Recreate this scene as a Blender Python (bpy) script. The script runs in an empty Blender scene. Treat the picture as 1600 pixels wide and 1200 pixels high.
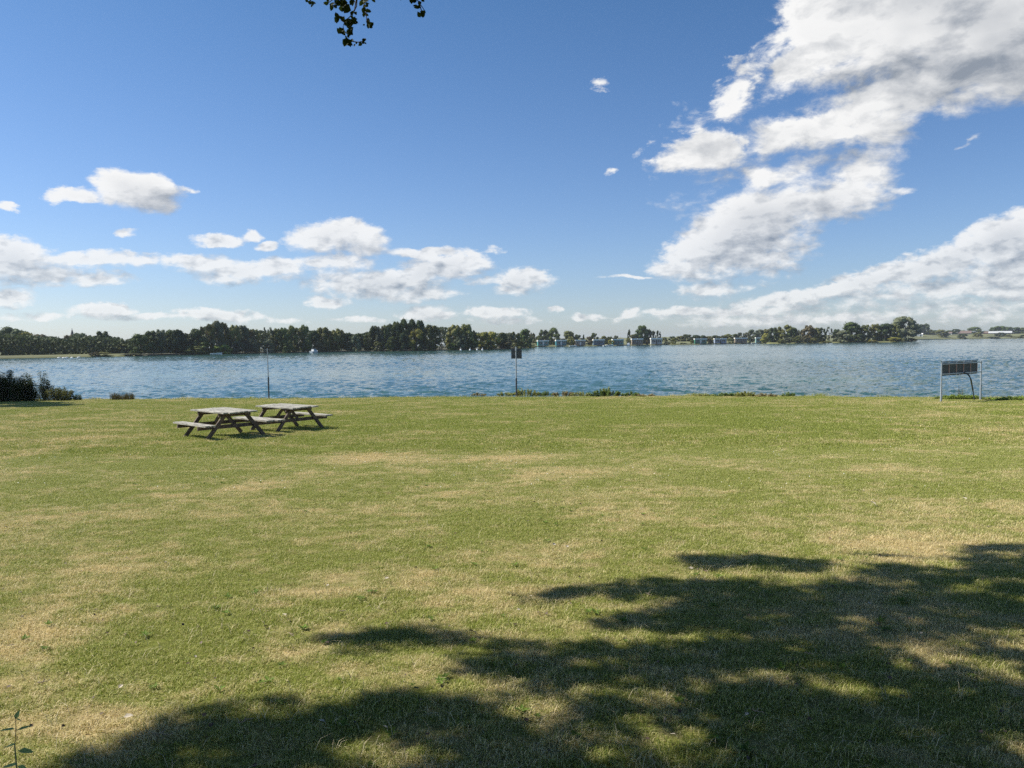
import bpy, math, random
from mathutils import Vector, Matrix, Euler, noise
R = math.radians
scene = bpy.context.scene
C = scene.collection

# ------------------------------------------------------------------ camera
EYE = Vector((0.0, 0.0, 1.65))
F = 1202.0                                   # focal length in photo pixels (1600 wide)
cam_data = bpy.data.cameras.new("camera")
cam = bpy.data.objects.new("camera", cam_data)
C.objects.link(cam)
cam_data.sensor_fit = 'HORIZONTAL'
cam_data.sensor_width = 36.0
cam_data.lens = 36.0 * F / 1600.0
cam_data.clip_start = 0.05
cam_data.clip_end = 20000.0
PITCH, ROLL = math.atan(64.5 / F), math.atan(0.0125)
M3 = Matrix.Rotation(R(90) - PITCH, 3, 'X') @ Matrix.Rotation(-ROLL, 3, 'Z')
cam.matrix_world = Matrix.Translation(EYE) @ M3.to_4x4()
scene.camera = cam

def ray(px, py):
    return (M3 @ Vector(((px - 800) / F, -(py - 600) / F, -1.0))).normalized()
def project(p):
    q = M3.transposed() @ (Vector(p) - EYE)
    if q.z > -0.01: return None
    return 800 + F * q.x / -q.z, 600 - F * q.y / -q.z

# ------------------------------------------------------------------ sun
SUN_EL, SUN_AZ = R(46), R(-78)               # azimuth measured from +Y towards +X
SUN = Vector((math.sin(SUN_AZ) * math.cos(SUN_EL), math.cos(SUN_AZ) * math.cos(SUN_EL), math.sin(SUN_EL)))
sd = bpy.data.lights.new("sun", 'SUN')
sd.energy = 5.0
sd.angle = R(0.53)
sd.color = (1.0, 0.94, 0.84)
so = bpy.data.objects.new("sun", sd)
so.rotation_euler = SUN.to_track_quat('Z', 'Y').to_euler()
so.location = SUN * 50
C.objects.link(so)

vs = scene.view_settings
vs.view_transform = 'Standard'
vs.look = 'None'
vs.exposure = 0.6
vs.gamma = 1.0
vs.use_curve_mapping = False
scene.cycles.max_bounces = 4
scene.cycles.transparent_max_bounces = 8
scene.cycles.sample_clamp_indirect = 6.0
scene.cycles.use_adaptive_sampling = True
scene.cycles.adaptive_threshold = 0.01
scene.cycles.use_denoising = False

# ------------------------------------------------------------------ sky with clouds (world shader, laid out by compass direction)
class NT:
    def __init__(s, t): s.t = t; s.l = t.links
    def n(s, k, **kw):
        x = s.t.nodes.new(k)
        for a, b in kw.items(): setattr(x, a, b)
        return x
    def link(s, v, sock):
        if isinstance(v, (int, float)):
            sock.default_value = v
        elif isinstance(v, tuple):
            sock.default_value = v
        else:
            s.l.new(v, sock)
    def m(s, op, a, b=0.0, c=0.0, clamp=False):
        x = s.n('ShaderNodeMath', operation=op, use_clamp=clamp)
        s.link(a, x.inputs[0]); s.link(b, x.inputs[1]); s.link(c, x.inputs[2])
        return x.outputs[0]
    def v(s, op, a, b=(0, 0, 0), out=0, scale=None):
        x = s.n('ShaderNodeVectorMath', operation=op)
        s.link(a, x.inputs[0]); s.link(b, x.inputs[1])
        if scale is not None: s.link(scale, x.inputs['Scale'])
        return x.outputs[out]
    def noise(s, vec, scale, detail=4, rough=0.5, dist=0.0, lac=2.0, out='Fac', dim='3D', norm=True):
        x = s.n('ShaderNodeTexNoise', noise_dimensions=dim, normalize=norm)
        s.link(vec, x.inputs['Vector']); s.link(scale, x.inputs['Scale'])
        x.inputs['Detail'].default_value = detail; x.inputs['Roughness'].default_value = rough
        x.inputs['Lacunarity'].default_value = lac; x.inputs['Distortion'].default_value = dist
        return x.outputs[out]
    def ramp(s, v, lo, hi, a=0.0, b=1.0, mode='SMOOTHSTEP'):
        x = s.n('ShaderNodeMapRange', interpolation_type=mode)
        s.link(v, x.inputs[0]); s.link(lo, x.inputs[1]); s.link(hi, x.inputs[2])
        s.link(a, x.inputs[3]); s.link(b, x.inputs[4])
        return x.outputs[0]
    def mix(s, f, a, b, mode='MIX'):
        x = s.n('ShaderNodeMix', data_type='RGBA', blend_type=mode)
        s.link(f, x.inputs[0])
        for v, k in ((a, 6), (b, 7)):
            if isinstance(v, tuple) and len(v) == 3: v = v + (1.0,)
            s.link(v, x.inputs[k])
        return x.outputs[2]

def azel(px, py):
    d = ray(px, py)
    return math.degrees(math.atan2(d.x, d.y)), math.degrees(math.asin(d.z))

# centre x, centre y, half width, half height, tilt (deg, anticlockwise), weight
CLOUDS = [
 (214,292,52,30,0,1.0),(236,304,42,24,0,1.0),(122,300,48,13,0,.8),(288,297,28,9,0,.55),
 (4,316,18,9,0,.7),(208,363,26,8,0,.6),
 (338,372,44,12,0,.85),(396,362,16,10,0,.7),(420,381,20,9,0,.8),
 (528,368,62,25,0,1.0),(565,380,40,20,0,1.0),(650,394,80,10,0,.75),(775,393,30,6,0,.35),
 (130,407,150,15,0,.72),(310,408,70,16,0,.8),(370,425,60,18,0,.9),(440,422,44,17,0,.85),(532,412,56,18,0,.85),
 (22,405,62,34,0,1.05),(78,428,60,16,0,1.0),(150,435,56,12,0,.8),
 (18,465,40,16,0,.9),(40,495,100,10,0,.45),
 (590,446,100,20,0,1.0),(702,417,60,19,5,1.0),(650,430,44,24,30,1.0),(660,462,60,12,0,.9),
 (815,438,46,18,0,.95),(806,456,44,10,0,.75),(752,438,34,12,0,.6),
 (508,472,38,9,0,.85),(168,484,48,11,0,.95),(225,494,60,8,0,.7),(338,492,64,11,0,.85),
 (668,490,44,11,0,.9),(772,488,50,10,0,.9),(790,500,70,9,0,.6),(866,483,16,5,0,.6),(915,494,34,7,0,.65),
 (570,500,60,7,0,.5),(450,498,50,6,0,.45),
 (1290,60,86,62,40,1.05),(1425,36,165,88,0,1.25),(1575,60,140,98,0,1.3),(1246,100,54,36,20,1.0),
 (1440,132,140,40,14,1.1),(1560,100,120,56,22,1.1),(1603,152,20,36,0,.8),
 (1270,212,125,30,0,.92),(1102,230,48,30,12,1.05),(1355,182,85,40,20,.92),
 (1152,148,40,38,50,.7),(1180,92,60,30,45,.5),(1045,255,34,24,30,.55),(1140,250,240,150,40,.16),
 (1358,258,60,42,45,.8),(1250,264,100,28,10,.45),(1180,276,42,30,0,.68),
 (1190,346,112,48,16,1.1),(1295,318,105,32,20,.95),(1136,388,88,42,6,1.1),(1215,392,70,42,25,.85),
 (1100,418,80,20,0,.9),(1395,293,52,9,4,.62),(1110,453,58,14,0,.75),
 (1590,372,120,38,18,1.1),(1465,412,120,26,22,1.0),(1360,442,105,20,15,.9),(1610,430,140,44,0,1.0),
 (1450,456,220,24,5,.75),(1240,468,110,13,6,.85),(1500,488,260,20,0,.6),(1080,486,76,9,3,.75),(1190,484,110,10,4,.75),
 (980,492,24,8,25,.65),(1250,498,330,16,0,.66),
 (1520,226,24,9,30,.36),(957,263,20,9,35,.5),(942,138,22,10,10,.27),(1010,228,30,10,20,.25),(985,434,70,4,0,.5),
]
world = bpy.data.worlds.new("World")
scene.world = world
world.use_nodes = True
wt = world.node_tree
wt.nodes.clear()

g = bpy.data.node_groups.new("cloud_cover", 'ShaderNodeTree')
g.interface.new_socket('Vector', in_out='INPUT', socket_type='NodeSocketVector')
g.interface.new_socket('Cover', in_out='OUTPUT', socket_type='NodeSocketFloat')
G = NT(g)
gi, go_ = G.n('NodeGroupInput'), G.n('NodeGroupOutput')
pv = gi.outputs[0]
acc = None
vec = pv
for i, (cx, cy, rx, ry, rot, w) in enumerate(CLOUDS):
    a, e = azel(cx, cy)
    ca, sa = math.cos(R(rot)), math.sin(R(rot))
    ax, ex = azel(cx + rx * ca, cy - rx * sa)
    ay, ey = azel(cx - ry * sa, cy - ry * ca)
    sx = math.hypot(ax - a, ex - e); sy = math.hypot(ay - a, ey - e)
    th = math.atan2(ex - e, ax - a)
    if i % 6 == 5: vec = G.v('ADD', pv, G.v('SCALE', (1e-7, 1e-7, 0.0), scale=acc))
    mp = G.n('ShaderNodeMapping', vector_type='TEXTURE')
    mp.inputs['Location'].default_value = (a, e, 0)
    mp.inputs['Rotation'].default_value = (0, 0, th)
    mp.inputs['Scale'].default_value = (sx, sy, 1)
    g.links.new(vec, mp.inputs['Vector'])
    d2 = G.v('DOT_PRODUCT', mp.outputs[0], mp.outputs[0], out=1)
    val = G.m('MULTIPLY_ADD', d2, -0.55, w)
    acc = val if acc is None else G.m('SMOOTH_MAX', acc, val, 0.25)
g.links.new(acc, go_.inputs[0])

W = NT(wt)
tc = W.n('ShaderNodeTexCoord')
sep = W.n('ShaderNodeSeparateXYZ'); wt.links.new(tc.outputs['Generated'], sep.inputs[0])
X, Y, Z = sep.outputs
az = W.m('MULTIPLY', W.m('ARCTAN2', X, Y), 57.2958)
el = W.m('MULTIPLY', W.m('ARCSINE', Z), 57.2958)
comb = W.n('ShaderNodeCombineXYZ'); wt.links.new(az, comb.inputs[0]); wt.links.new(el, comb.inputs[1])
P = comb.outputs[0]
elc = W.m('MAXIMUM', el, 0.0)
stretch = W.v('MULTIPLY', P, (1.0, 1.8, 1.0))
low = W.ramp(elc, 2.0, 15.0, 0.8, 0.0, 'LINEAR')

def detail(q):
    """billowing detail, finer towards the horizon"""
    f1 = W.noise(q, 0.27, 10, 0.66, 0.35)
    f2 = W.noise(q, 0.95, 6, 0.60, 0.2)
    f = W.n('ShaderNodeMix', data_type='FLOAT')
    W.link(low, f.inputs[0]); W.link(f1, f.inputs[2]); W.link(f2, f.inputs[3])
    b = W.noise(q, 0.62, 3, 0.5, 0.4)
    fold = W.m('ABSOLUTE', W.m('SUBTRACT', b, 0.5))          # round humps between narrow creases
    return W.m('ADD', f.outputs[0], W.m('MULTIPLY', W.m('SUBTRACT', fold, 0.08), 0.25))
wv = W.noise(stretch, 0.16, 3, 0.5, out='Color')
wv2 = W.noise(stretch, 0.6, 7, 0.68, out='Color')
warp = W.v('MULTIPLY', W.v('SUBTRACT', wv, (0.5, 0.5, 0.5)), (5.5, 3.0, 0.0))
warp2 = W.v('MULTIPLY', W.v('SUBTRACT', wv2, (0.5, 0.5, 0.5)), (2.2, 1.3, 0.0))
amp = W.ramp(elc, 0.0, 16.0, 0.28, 1.0, 'LINEAR')
pw = W.v('ADD', P, W.v('SCALE', W.v('ADD', warp, warp2), scale=amp))
gn = W.n('ShaderNodeGroup'); gn.node_tree = g
wt.links.new(pw, gn.inputs[0])
B0 = gn.outputs[0]
D0 = detail(stretch)
gn2 = W.n('ShaderNodeGroup'); gn2.node_tree = g
wt.links.new(W.v('ADD', pw, W.v('SCALE', (-1.5, 1.7, 0.0), scale=amp)), gn2.inputs[0])
def relief(q):
    hi = W.noise(q, 0.17, 4, 0.5, 0.3); lo_ = W.noise(q, 0.75, 4, 0.5, 0.3)
    f = W.n('ShaderNodeMix', data_type='FLOAT')
    W.link(low, f.inputs[0]); W.link(hi, f.inputs[2]); W.link(lo_, f.inputs[3])
    return f.outputs[0]
S0 = relief(W.v('ADD', stretch, W.v('SCALE', warp2, scale=0.5)))
S1 = relief(W.v('ADD', W.v('ADD', stretch, W.v('SCALE', warp2, scale=0.5)), W.v('SCALE', (-1.1, 2.4, 0.0), scale=amp)))
D1 = detail(W.v('ADD', stretch, (-0.3, 0.6, 0.0)))
F0 = W.m('ADD', B0, W.m('MULTIPLY', W.m('SUBTRACT', D0, 0.5), 2.3))
crisp = W.m('ADD', 1.0, W.ramp(W.m('SUBTRACT', B0, gn2.outputs[0]), 0.05, 0.5, 0.0, 0.55, 'LINEAR'))
dens = W.m('MULTIPLY', W.ramp(W.m('MULTIPLY', F0, crisp), 0.02, 0.86), W.ramp(elc, 0.5, 12.0, 0.74, 1.0, 'LINEAR'))
front = W.m('MULTIPLY', W.ramp(Y, 0.05, 0.2), dens)
grad = W.m('SUBTRACT', D0, D1)
soft = W.noise(stretch, 0.11, 3, 0.5)
body = W.m('MULTIPLY', W.ramp(B0, 0.55, 1.5), W.ramp(soft, 0.36, 0.60, 0.1, 1.0))
gradb = W.m('MAXIMUM', W.m('MINIMUM', W.m('SUBTRACT', B0, gn2.outputs[0]), 0.5), -0.6)
lit = W.m('ADD', 0.72, W.m('ADD', W.m('MULTIPLY', grad, 1.3), W.m('ADD', W.m('MULTIPLY', W.m('SUBTRACT', S0, S1), 2.2), W.m('MULTIPLY', gradb, 0.62))), clamp=True)
lit = W.m('SUBTRACT', lit, W.m('MULTIPLY', body, 0.52), clamp=True)
lit = W.m('SUBTRACT', lit, W.m('MULTIPLY', W.ramp(F0, 0.7, 1.8), 0.12), clamp=True)
ccol = W.mix(lit, (0.30, 0.345, 0.415), (1.02, 1.02, 1.015))
# cloud elsewhere (behind and beside the view), from the same kind of noise
gen = W.noise(W.v('ADD', stretch, (40, 90, 3)), 0.06, 7, 0.6)
gden = W.m('MULTIPLY', W.ramp(gen, 0.56, 0.70, 0.0, 0.9), W.ramp(Y, 0.2, -0.1))
gden = W.m('MULTIPLY', gden, W.ramp(Z, 0.02, 0.2))
sky = W.n('ShaderNodeTexSky', sky_type='NISHITA')
sky.sun_disc = False
sky.sun_elevation = SUN_EL
sky.sun_rotation = SUN_AZ
sky.altitude = 0
sky.air_density = 1.0
sky.dust_density = 0.6
sky.ozone_density = 2.0
SKYS = 0.066
tint = W.mix(W.ramp(el, 3.0, 24.0, mode='LINEAR'), W.mix(W.ramp(el, 0.0, 4.0), (1.04, 1.17, 1.50), (0.93, 1.05, 1.34)), (0.585, 0.88, 1.15))
skc = W.v('MULTIPLY', sky.outputs[0], tint)
cl = W.v('SCALE', ccol, scale=9.3)
c1 = W.mix(front, skc, cl)
c2 = W.mix(gden, c1, (6.0, 6.1, 6.4))
bg = W.n('ShaderNodeBackground'); bg.inputs['Strength'].default_value = SKYS
wt.links.new(c2, bg.inputs['Color'])
ow = W.n('ShaderNodeOutputWorld'); wt.links.new(bg.outputs[0], ow.inputs[0])
world.cycles.sampling_method = 'NONE'

# ------------------------------------------------------------------ helpers
WATER_Z = -1.65
SLOPE = 0.031
def lerp_list(pts, x):
    if x <= pts[0][0]: return pts[0][1]
    for (a, ya), (b, yb) in zip(pts, pts[1:]):
        if x <= b: return ya + (yb - ya) * (x - a) / (b - a)
    return pts[-1][1]
SHORE = [(-160, 60), (-60, 52), (-31, 46.6), (-19, 45.3), (-8, 43.6), (0, 42.2), (7, 40.6), (13, 38.2), (18, 35.6), (22, 34.3), (40, 30), (80, 24), (160, 10)]
def shore_y(x): return lerp_list(SHORE, x) + 0.28 * noise.noise(Vector((x * 0.5, 3.1, 0))) + 0.16 * noise.noise(Vector((x * 1.7, 9.1, 0)))
def lawn_z(x, y):
    z = -SLOPE * y if y > 0 else -SLOPE * y * 0.3
    return z + 0.05 * noise.noise(Vector((x * 0.12, y * 0.12, 1.3))) * min(1, max(0, y / 10)) + 0.012 * noise.noise(Vector((x * 0.9, y * 0.9, 4.3)))
def ground(px, py):
    d = ray(px, py)
    t = EYE.z / (-d.z - SLOPE * d.y) if (-d.z - SLOPE * d.y) > 0 else 60
    for _ in range(6):
        p = EYE + d * t
        gz = lawn_z(p.x, p.y)
        t += (p.z - gz) / (-d.z - SLOPE * d.y)
    p = EYE + d * t
    return Vector((p.x, p.y, lawn_z(p.x, p.y)))
def on_water(px, py):
    d = ray(px, py)
    t = (EYE.z - WATER_Z) / -d.z
    return EYE + d * t
def height_at(px, py, y):
    d = ray(px, py)
    return EYE.z + d.z / d.y * y
def x_at(px, py, y):
    d = ray(px, py)
    return d.x / d.y * y

def tag(o, label=None, cat=None, group=None, kind=None):
    if label: o['label'] = label
    if cat: o['category'] = cat
    if group: o['group'] = group
    if kind: o['kind'] = kind
    return o
def empty(name, loc, rz=0.0, label=None, cat=None, group=None):
    o = bpy.data.objects.new(name, None)
    o.empty_display_size = 0.2
    o.location = loc; o.rotation_euler = (0, 0, rz)
    C.objects.link(o)
    return tag(o, label, cat, group)
def copy_tree(o, parent=None):
    c = o.copy(); C.objects.link(c)
    if parent: c.parent = parent
    for ch in list(o.children): copy_tree(ch, c)
    return c
class MB:
    def __init__(s): s.v = []; s.f = []; s.at = []; s.sm = []
    def add(s, vs_, fs, smooth=False, a=0.0):
        o = len(s.v); s.v += [tuple(p) for p in vs_]
        for f in fs:
            s.f.append(tuple(i + o for i in f)); s.at.append(a); s.sm.append(smooth)
    def box(s, c, size, m=None, a=0.0):
        hx, hy, hz = (q / 2 for q in size); c = Vector(c); vs_ = []
        for x in (-hx, hx):
            for y in (-hy, hy):
                for z in (-hz, hz):
                    p = Vector((x, y, z))
                    vs_.append(c + (m @ p if m else p))
        s.add(vs_, [(0, 1, 3, 2), (4, 6, 7, 5), (0, 4, 5, 1), (2, 3, 7, 6), (0, 2, 6, 4), (1, 5, 7, 3)], False, a)
        return s
    def bar(s, p0, p1, w, h, up=(0, 0, 1), a=0.0):
        p0, p1 = Vector(p0), Vector(p1); d = p1 - p0
        x = d.normalized(); y = Vector(up).cross(x)
        if y.length < 1e-4: y = Vector((0, 1, 0)).cross(x)
        y.normalize(); z = x.cross(y)
        m = Matrix((x, y, z)).transposed()
        return s.box((p0 + p1) / 2, (d.length, w, h), m, a)
    def tube(s, pts, rad, n=8, cap=True, a=0.0, smooth=True):
        pts = [Vector(p) for p in pts]; rings = []
        for i, p in enumerate(pts):
            d = (pts[min(i + 1, len(pts) - 1)] - pts[max(i - 1, 0)]).normalized()
            u = d.cross(Vector((0, 0, 1)))
            if u.length < 0.05: u = d.cross(Vector((1, 0, 0)))
            u.normalize(); w = d.cross(u)
            r = rad[i] if isinstance(rad, (list, tuple)) else rad
            rings.append([p + (u * math.cos(2 * math.pi * k / n) + w * math.sin(2 * math.pi * k / n)) * r for k in range(n)])
        vs_ = [q for r_ in rings for q in r_]
        fs = [(i * n + k, i * n + (k + 1) % n, (i + 1) * n + (k + 1) % n, (i + 1) * n + k) for i in range(len(pts) - 1) for k in range(n)]
        s.add(vs_, fs, smooth, a)
        if cap:
            s.add(rings[0], [tuple(range(n))[::-1]], False, a); s.add(rings[-1], [tuple(range(n))], False, a)
        return s
    def quad(s, c, nrm, w, h, ang=0.0, a=0.0, bend=0.0, rhomb=False):
        nrm = Vector(nrm).normalized()
        u = nrm.cross(Vector((0.3, 0.1, 1))).normalized(); v = nrm.cross(u)
        uu = u * math.cos(ang) + v * math.sin(ang); vv = nrm.cross(uu)
        c = Vector(c)
        if rhomb:
            vs_ = [c - uu * w / 2, c - vv * h / 2 + nrm * bend, c + uu * w / 2, c + vv * h / 2 + nrm * bend]
        else:
            vs_ = [c - uu * w / 2 - vv * h / 2, c + uu * w / 2 - vv * h / 2, c + uu * w / 2 + vv * h / 2, c - uu * w / 2 + vv * h / 2]
        s.add(vs_, [(0, 1, 2, 3)], False, a)
    def mesh(s, name, mat=None, attr=False):
        me = bpy.data.meshes.new(name)
        me.from_pydata(s.v, [], s.f)
        me.polygons.foreach_set('use_smooth', s.sm)
        if attr:
            at = me.attributes.new('shade', 'FLOAT', 'FACE'); at.data.foreach_set('value', s.at)
        if mat: me.materials.append(mat)
        me.update()
        return me
    def build(s, name, mat, parent=None, attr=False):
        o = bpy.data.objects.new(name, s.mesh(name, mat, attr))
        C.objects.link(o)
        if parent: o.parent = parent
        return o
def leaf(mb, c, d, nrm, L, Wd, a=0.0):
    """a pointed folded leaf of six corners, stalk end at c, running along d"""
    d = Vector(d).normalized(); nrm = Vector(nrm)
    s = d.cross(nrm)
    if s.length < 1e-3: s = d.cross(Vector((0.2, 1, 0.1)))
    s.normalize(); nn = s.cross(d); c = Vector(c)
    vs_ = [c, c + d * L * .3 + s * Wd * .5 + nn * Wd * .15, c + d * L * .7 + s * Wd * .36 + nn * Wd * .1, c + d * L,
           c + d * L * .7 - s * Wd * .36 + nn * Wd * .1, c + d * L * .3 - s * Wd * .5 + nn * Wd * .15, c + d * L * .5]
    mb.add(vs_, [(0, 1, 6, 5), (1, 2, 3, 6), (6, 3, 4, 5)], False, a)

# ------------------------------------------------------------------ materials
def mat(name, col, rough=0.7, var=0.0, vscale=5.0, bump=0.0, bscale=30.0, metal=0.0, spec=0.5, stretch=None):
    m = bpy.data.materials.new(name); m.use_nodes = True
    t = NT(m.node_tree); b = m.node_tree.nodes['Principled BSDF']
    b.inputs['Roughness'].default_value = rough; b.inputs['Metallic'].default_value = metal
    b.inputs['Specular IOR Level'].default_value = spec
    c = t.n('ShaderNodeTexCoord').outputs['Object']
    if stretch: c = t.v('MULTIPLY', c, stretch)
    if var > 0:
        nz = t.noise(c, vscale, 6, 0.6)
        f = t.ramp(nz, 0.3, 0.7)
        lo = tuple(x * (1 - var) for x in col); hi = tuple(min(1, x * (1 + var)) for x in col)
        m.node_tree.links.new(t.mix(f, lo, hi), b.inputs['Base Color'])
    else:
        b.inputs['Base Color'].default_value = col + (1,)
    if bump > 0:
        bp = t.n('ShaderNodeBump'); bp.inputs['Strength'].default_value = bump; bp.inputs['Distance'].default_value = 0.01
        m.node_tree.links.new(t.noise(c, bscale, 5, 0.6), bp.inputs['Height'])
        m.node_tree.links.new(bp.outputs[0], b.inputs['Normal'])
    return m

def lawn_colour(t, pos):
    """dry straw patches in green turf, by place on the lawn; returns colour socket and dryness"""
    p1 = t.v('MULTIPLY', pos, (1.0, 1.25, 0.0))
    big = t.noise(p1, 0.11, 3, 0.55)
    mid = t.noise(p1, 0.55, 5, 0.62, 0.6)
    fin = t.noise(p1, 3.2, 4, 0.65)
    s = t.m('ADD', -0.25, t.m('ADD', t.m('MULTIPLY', big, 0.75), t.m('ADD', t.m('MULTIPLY', mid, 1.25), t.m('MULTIPLY', fin, 1.15))))
    # extra dry (+) and lush (-) places
    for (px, py, rx, ry, w) in DRY:
        c = ground(px, py); l = ground(px - rx, py); f_ = ground(px, py - ry); n_ = ground(px, py + ry)
        mp = t.n('ShaderNodeMapping', vector_type='TEXTURE')
        mp.inputs['Location'].default_value = (c.x, (f_.y + n_.y) / 2, 0)
        mp.inputs['Scale'].default_value = (abs(c.x - l.x), abs(f_.y - n_.y) / 2, 1)
        t.l.new(p0 if False else pos, mp.inputs['Vector'])
        flat = t.v('MULTIPLY', mp.outputs[0], (1, 1, 0))
        q = t.ramp(t.v('LENGTH', flat, out=1), 0.05, 1.35, w * .85, 0.0)
        s = t.m('ADD', s, q)
    dry = t.ramp(s, 1.20, 1.66, mode='LINEAR')
    return dry
DRY = [(560,716,110,12,.26),(400,762,60,10,.30),(235,776,60,6,.32),(190,890,150,40,.22),(60,1000,90,30,.25),(1420,855,190,26,.26),
       (780,714,90,8,.22),(1010,700,130,12,.12),(640,1050,120,26,.34),(120,1150,200,40,.34),(700,930,260,40,.12),(830,1130,250,60,.16),
       (260,1010,170,60,-.34),(620,860,160,30,-.10),(140,790,120,14,-.2),(1500,760,240,24,-.15),(1150,660,400,16,-.08),(1500,1120,130,50,-.22),
       (900,760,160,18,-.16),(430,655,120,10,-.15),(900,672,1000,44,-.09)]
def lawn_material(name, blades):
    m = bpy.data.materials.new(name); m.use_nodes = True
    nt = m.node_tree; t = NT(nt); b = nt.nodes['Principled BSDF']
    pos = t.n('ShaderNodeNewGeometry').outputs['Position']
    dry = lawn_colour(t, pos)
    if blades:
        at = t.n('ShaderNodeAttribute', attribute_name='shade').outputs['Fac']
        rnd = t.m('ADD', dry, t.m('MULTIPLY', t.m('SUBTRACT', at, 0.45), 1.1), clamp=True)
        g1 = t.mix(at, (0.190, 0.245, 0.031), (0.440, 0.475, 0.090))
        d1 = t.mix(at, (0.55, 0.43, 0.19), (0.86, 0.74, 0.44))
        col = t.mix(rnd, g1, d1)
        b.inputs['Roughness'].default_value = 0.55
        b.inputs['Specular IOR Level'].default_value = 0.3
        tr = t.n('ShaderNodeBsdfTranslucent'); nt.links.new(col, tr.inputs[0])
        ms = t.n('ShaderNodeMixShader'); ms.inputs[0].default_value = 0.28
        nt.links.new(b.outputs[0], ms.inputs[1]); nt.links.new(tr.outputs[0], ms.inputs[2])
        nt.links.new(ms.outputs[0], nt.nodes['Material Output'].inputs[0])
    else:
        fine = t.noise(pos, 38, 5, 0.7)
        fine2 = t.noise(t.v('MULTIPLY', pos, (1, 1, 1)), 11, 4, 0.7)
        rr = t.m('ADD', dry, t.m('MULTIPLY', t.m('SUBTRACT', fine, 0.5), 1.6), clamp=True)
        col = t.mix(rr, (0.165, 0.185, 0.036), (0.46, 0.365, 0.18))
        col = t.mix(t.ramp(fine2, 0.3, 0.75), t.v('MULTIPLY', col, (0.62, 0.62, 0.62)), col)
        b.inputs['Roughness'].default_value = 0.95
        b.inputs['Specular IOR Level'].default_value = 0.1
        bp = t.n('ShaderNodeBump'); bp.inputs['Strength'].default_value = 0.6; bp.inputs['Distance'].default_value = 0.03
        nt.links.new(fine, bp.inputs['Height']); nt.links.new(bp.outputs[0], b.inputs['Normal'])
    nt.links.new(col, b.inputs['Base Color'])
    return m

def foliage_material(name, transl=0.2, vary=0.35):
    """leaf colour = the object's own colour, varied from clump to clump"""
    m = bpy.data.materials.new(name); m.use_nodes = True
    nt = m.node_tree; t = NT(nt); b = nt.nodes['Principled BSDF']
    oc = t.n('ShaderNodeObjectInfo').outputs['Color']
    at = t.n('ShaderNodeAttribute', attribute_name='shade').outputs['Fac']
    lo = t.v('MULTIPLY', oc, (1 - vary, 1 - vary, 1 - vary)); hi = t.v('MULTIPLY', oc, (1 + vary * 1.1, 1 + vary, 1 + vary * .6))
    col = t.mix(at, lo, hi)
    nt.links.new(col, b.inputs['Base Color'])
    b.inputs['Roughness'].default_value = 0.65; b.inputs['Specular IOR Level'].default_value = 0.10
    tr = t.n('ShaderNodeBsdfTranslucent'); nt.links.new(col, tr.inputs[0])
    ms = t.n('ShaderNodeMixShader'); ms.inputs[0].default_value = transl
    nt.links.new(b.outputs[0], ms.inputs[1]); nt.links.new(tr.outputs[0], ms.inputs[2])
    nt.links.new(ms.outputs[0], nt.nodes['Material Output'].inputs[0])
    return m

def water_material():
    m = bpy.data.materials.new('lake_water'); m.use_nodes = True
    nt = m.node_tree; t = NT(nt); b = nt.nodes['Principled BSDF']
    pos = t.n('ShaderNodeNewGeometry').outputs['Position']
    b.inputs['IOR'].default_value = 1.33
    b.inputs['Roughness'].default_value = 0.10
    col = t.mix(t.ramp(t.noise(t.v('MULTIPLY', pos, (1, 2.2, 1)), 0.02, 4, 0.6), 0.35, 0.65), (0.030, 0.078, 0.074), (0.046, 0.108, 0.096))
    nt.links.new(col, b.inputs['Base Color'])
    rotp = t.n('ShaderNodeMapping'); rotp.inputs['Rotation'].default_value = (0, 0, R(8)); nt.links.new(pos, rotp.inputs['Vector']); rp = rotp.outputs[0]
    w0 = t.noise(t.v('MULTIPLY', rp, (0.35, 1.0, 1.0)), 0.16, 2, 0.5, 0.3)
    w1 = t.noise(t.v('MULTIPLY', rp, (0.42, 1.0, 1.0)), 0.42, 3, 0.55, 0.5)
    w2 = t.noise(t.v('MULTIPLY', rp, (0.6, 1.0, 1.0)), 1.7, 3, 0.55, 0.4)
    gust = t.ramp(t.noise(t.v('MULTIPLY', rp, (0.5, 1.6, 1.0)), 0.022, 4, 0.6), 0.35, 0.65, 0.6, 1.15)
    h = t.m('MULTIPLY', gust, t.m('ADD', t.m('MULTIPLY', w1, 0.14), t.m('MULTIPLY', w2, 0.085)))
    bp = t.n('ShaderNodeBump'); bp.inputs['Strength'].default_value = 1.0; bp.inputs['Distance'].default_value = 0.55
    nt.links.new(h, bp.inputs['Height']); nt.links.new(bp.outputs[0], b.inputs['Normal'])
    return m

MAT = {}
MAT['lawn'] = lawn_material('lawn_turf', False)
MAT['blade'] = lawn_material('grass_blade', True)
MAT['leaf'] = foliage_material('leaf')
MAT['bark'] = mat('bark', (0.085, 0.065, 0.05), 0.9, 0.4, 12, 0.6, 25)
MAT['water'] = water_material()
MAT['sand'] = mat('bank_earth', (0.30, 0.25, 0.19), 0.95, 0.4, 3.0, 0.5, 12)
MAT['field'] = mat('far_field_grass', (0.125, 0.130, 0.048), 0.95, 0.35, 0.03, 0, 1)
MAT['wood'] = mat('weathered_wood', (0.33, 0.315, 0.265), 0.9, 0.62, 5, 0.7, 40, stretch=(1, 7, 5))
MAT['woodleg'] = mat('weathered_frame_wood', (0.13, 0.095, 0.075), 0.85, 0.4, 9, 0.4, 40)
MAT['galv'] = mat('galvanised_steel', (0.36, 0.40, 0.44), 0.45, 0.15, 20, 0, 1, 0.35)
MAT['darkpole'] = mat('dark_painted_steel', (0.05, 0.06, 0.07), 0.5, 0.2, 20)
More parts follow.
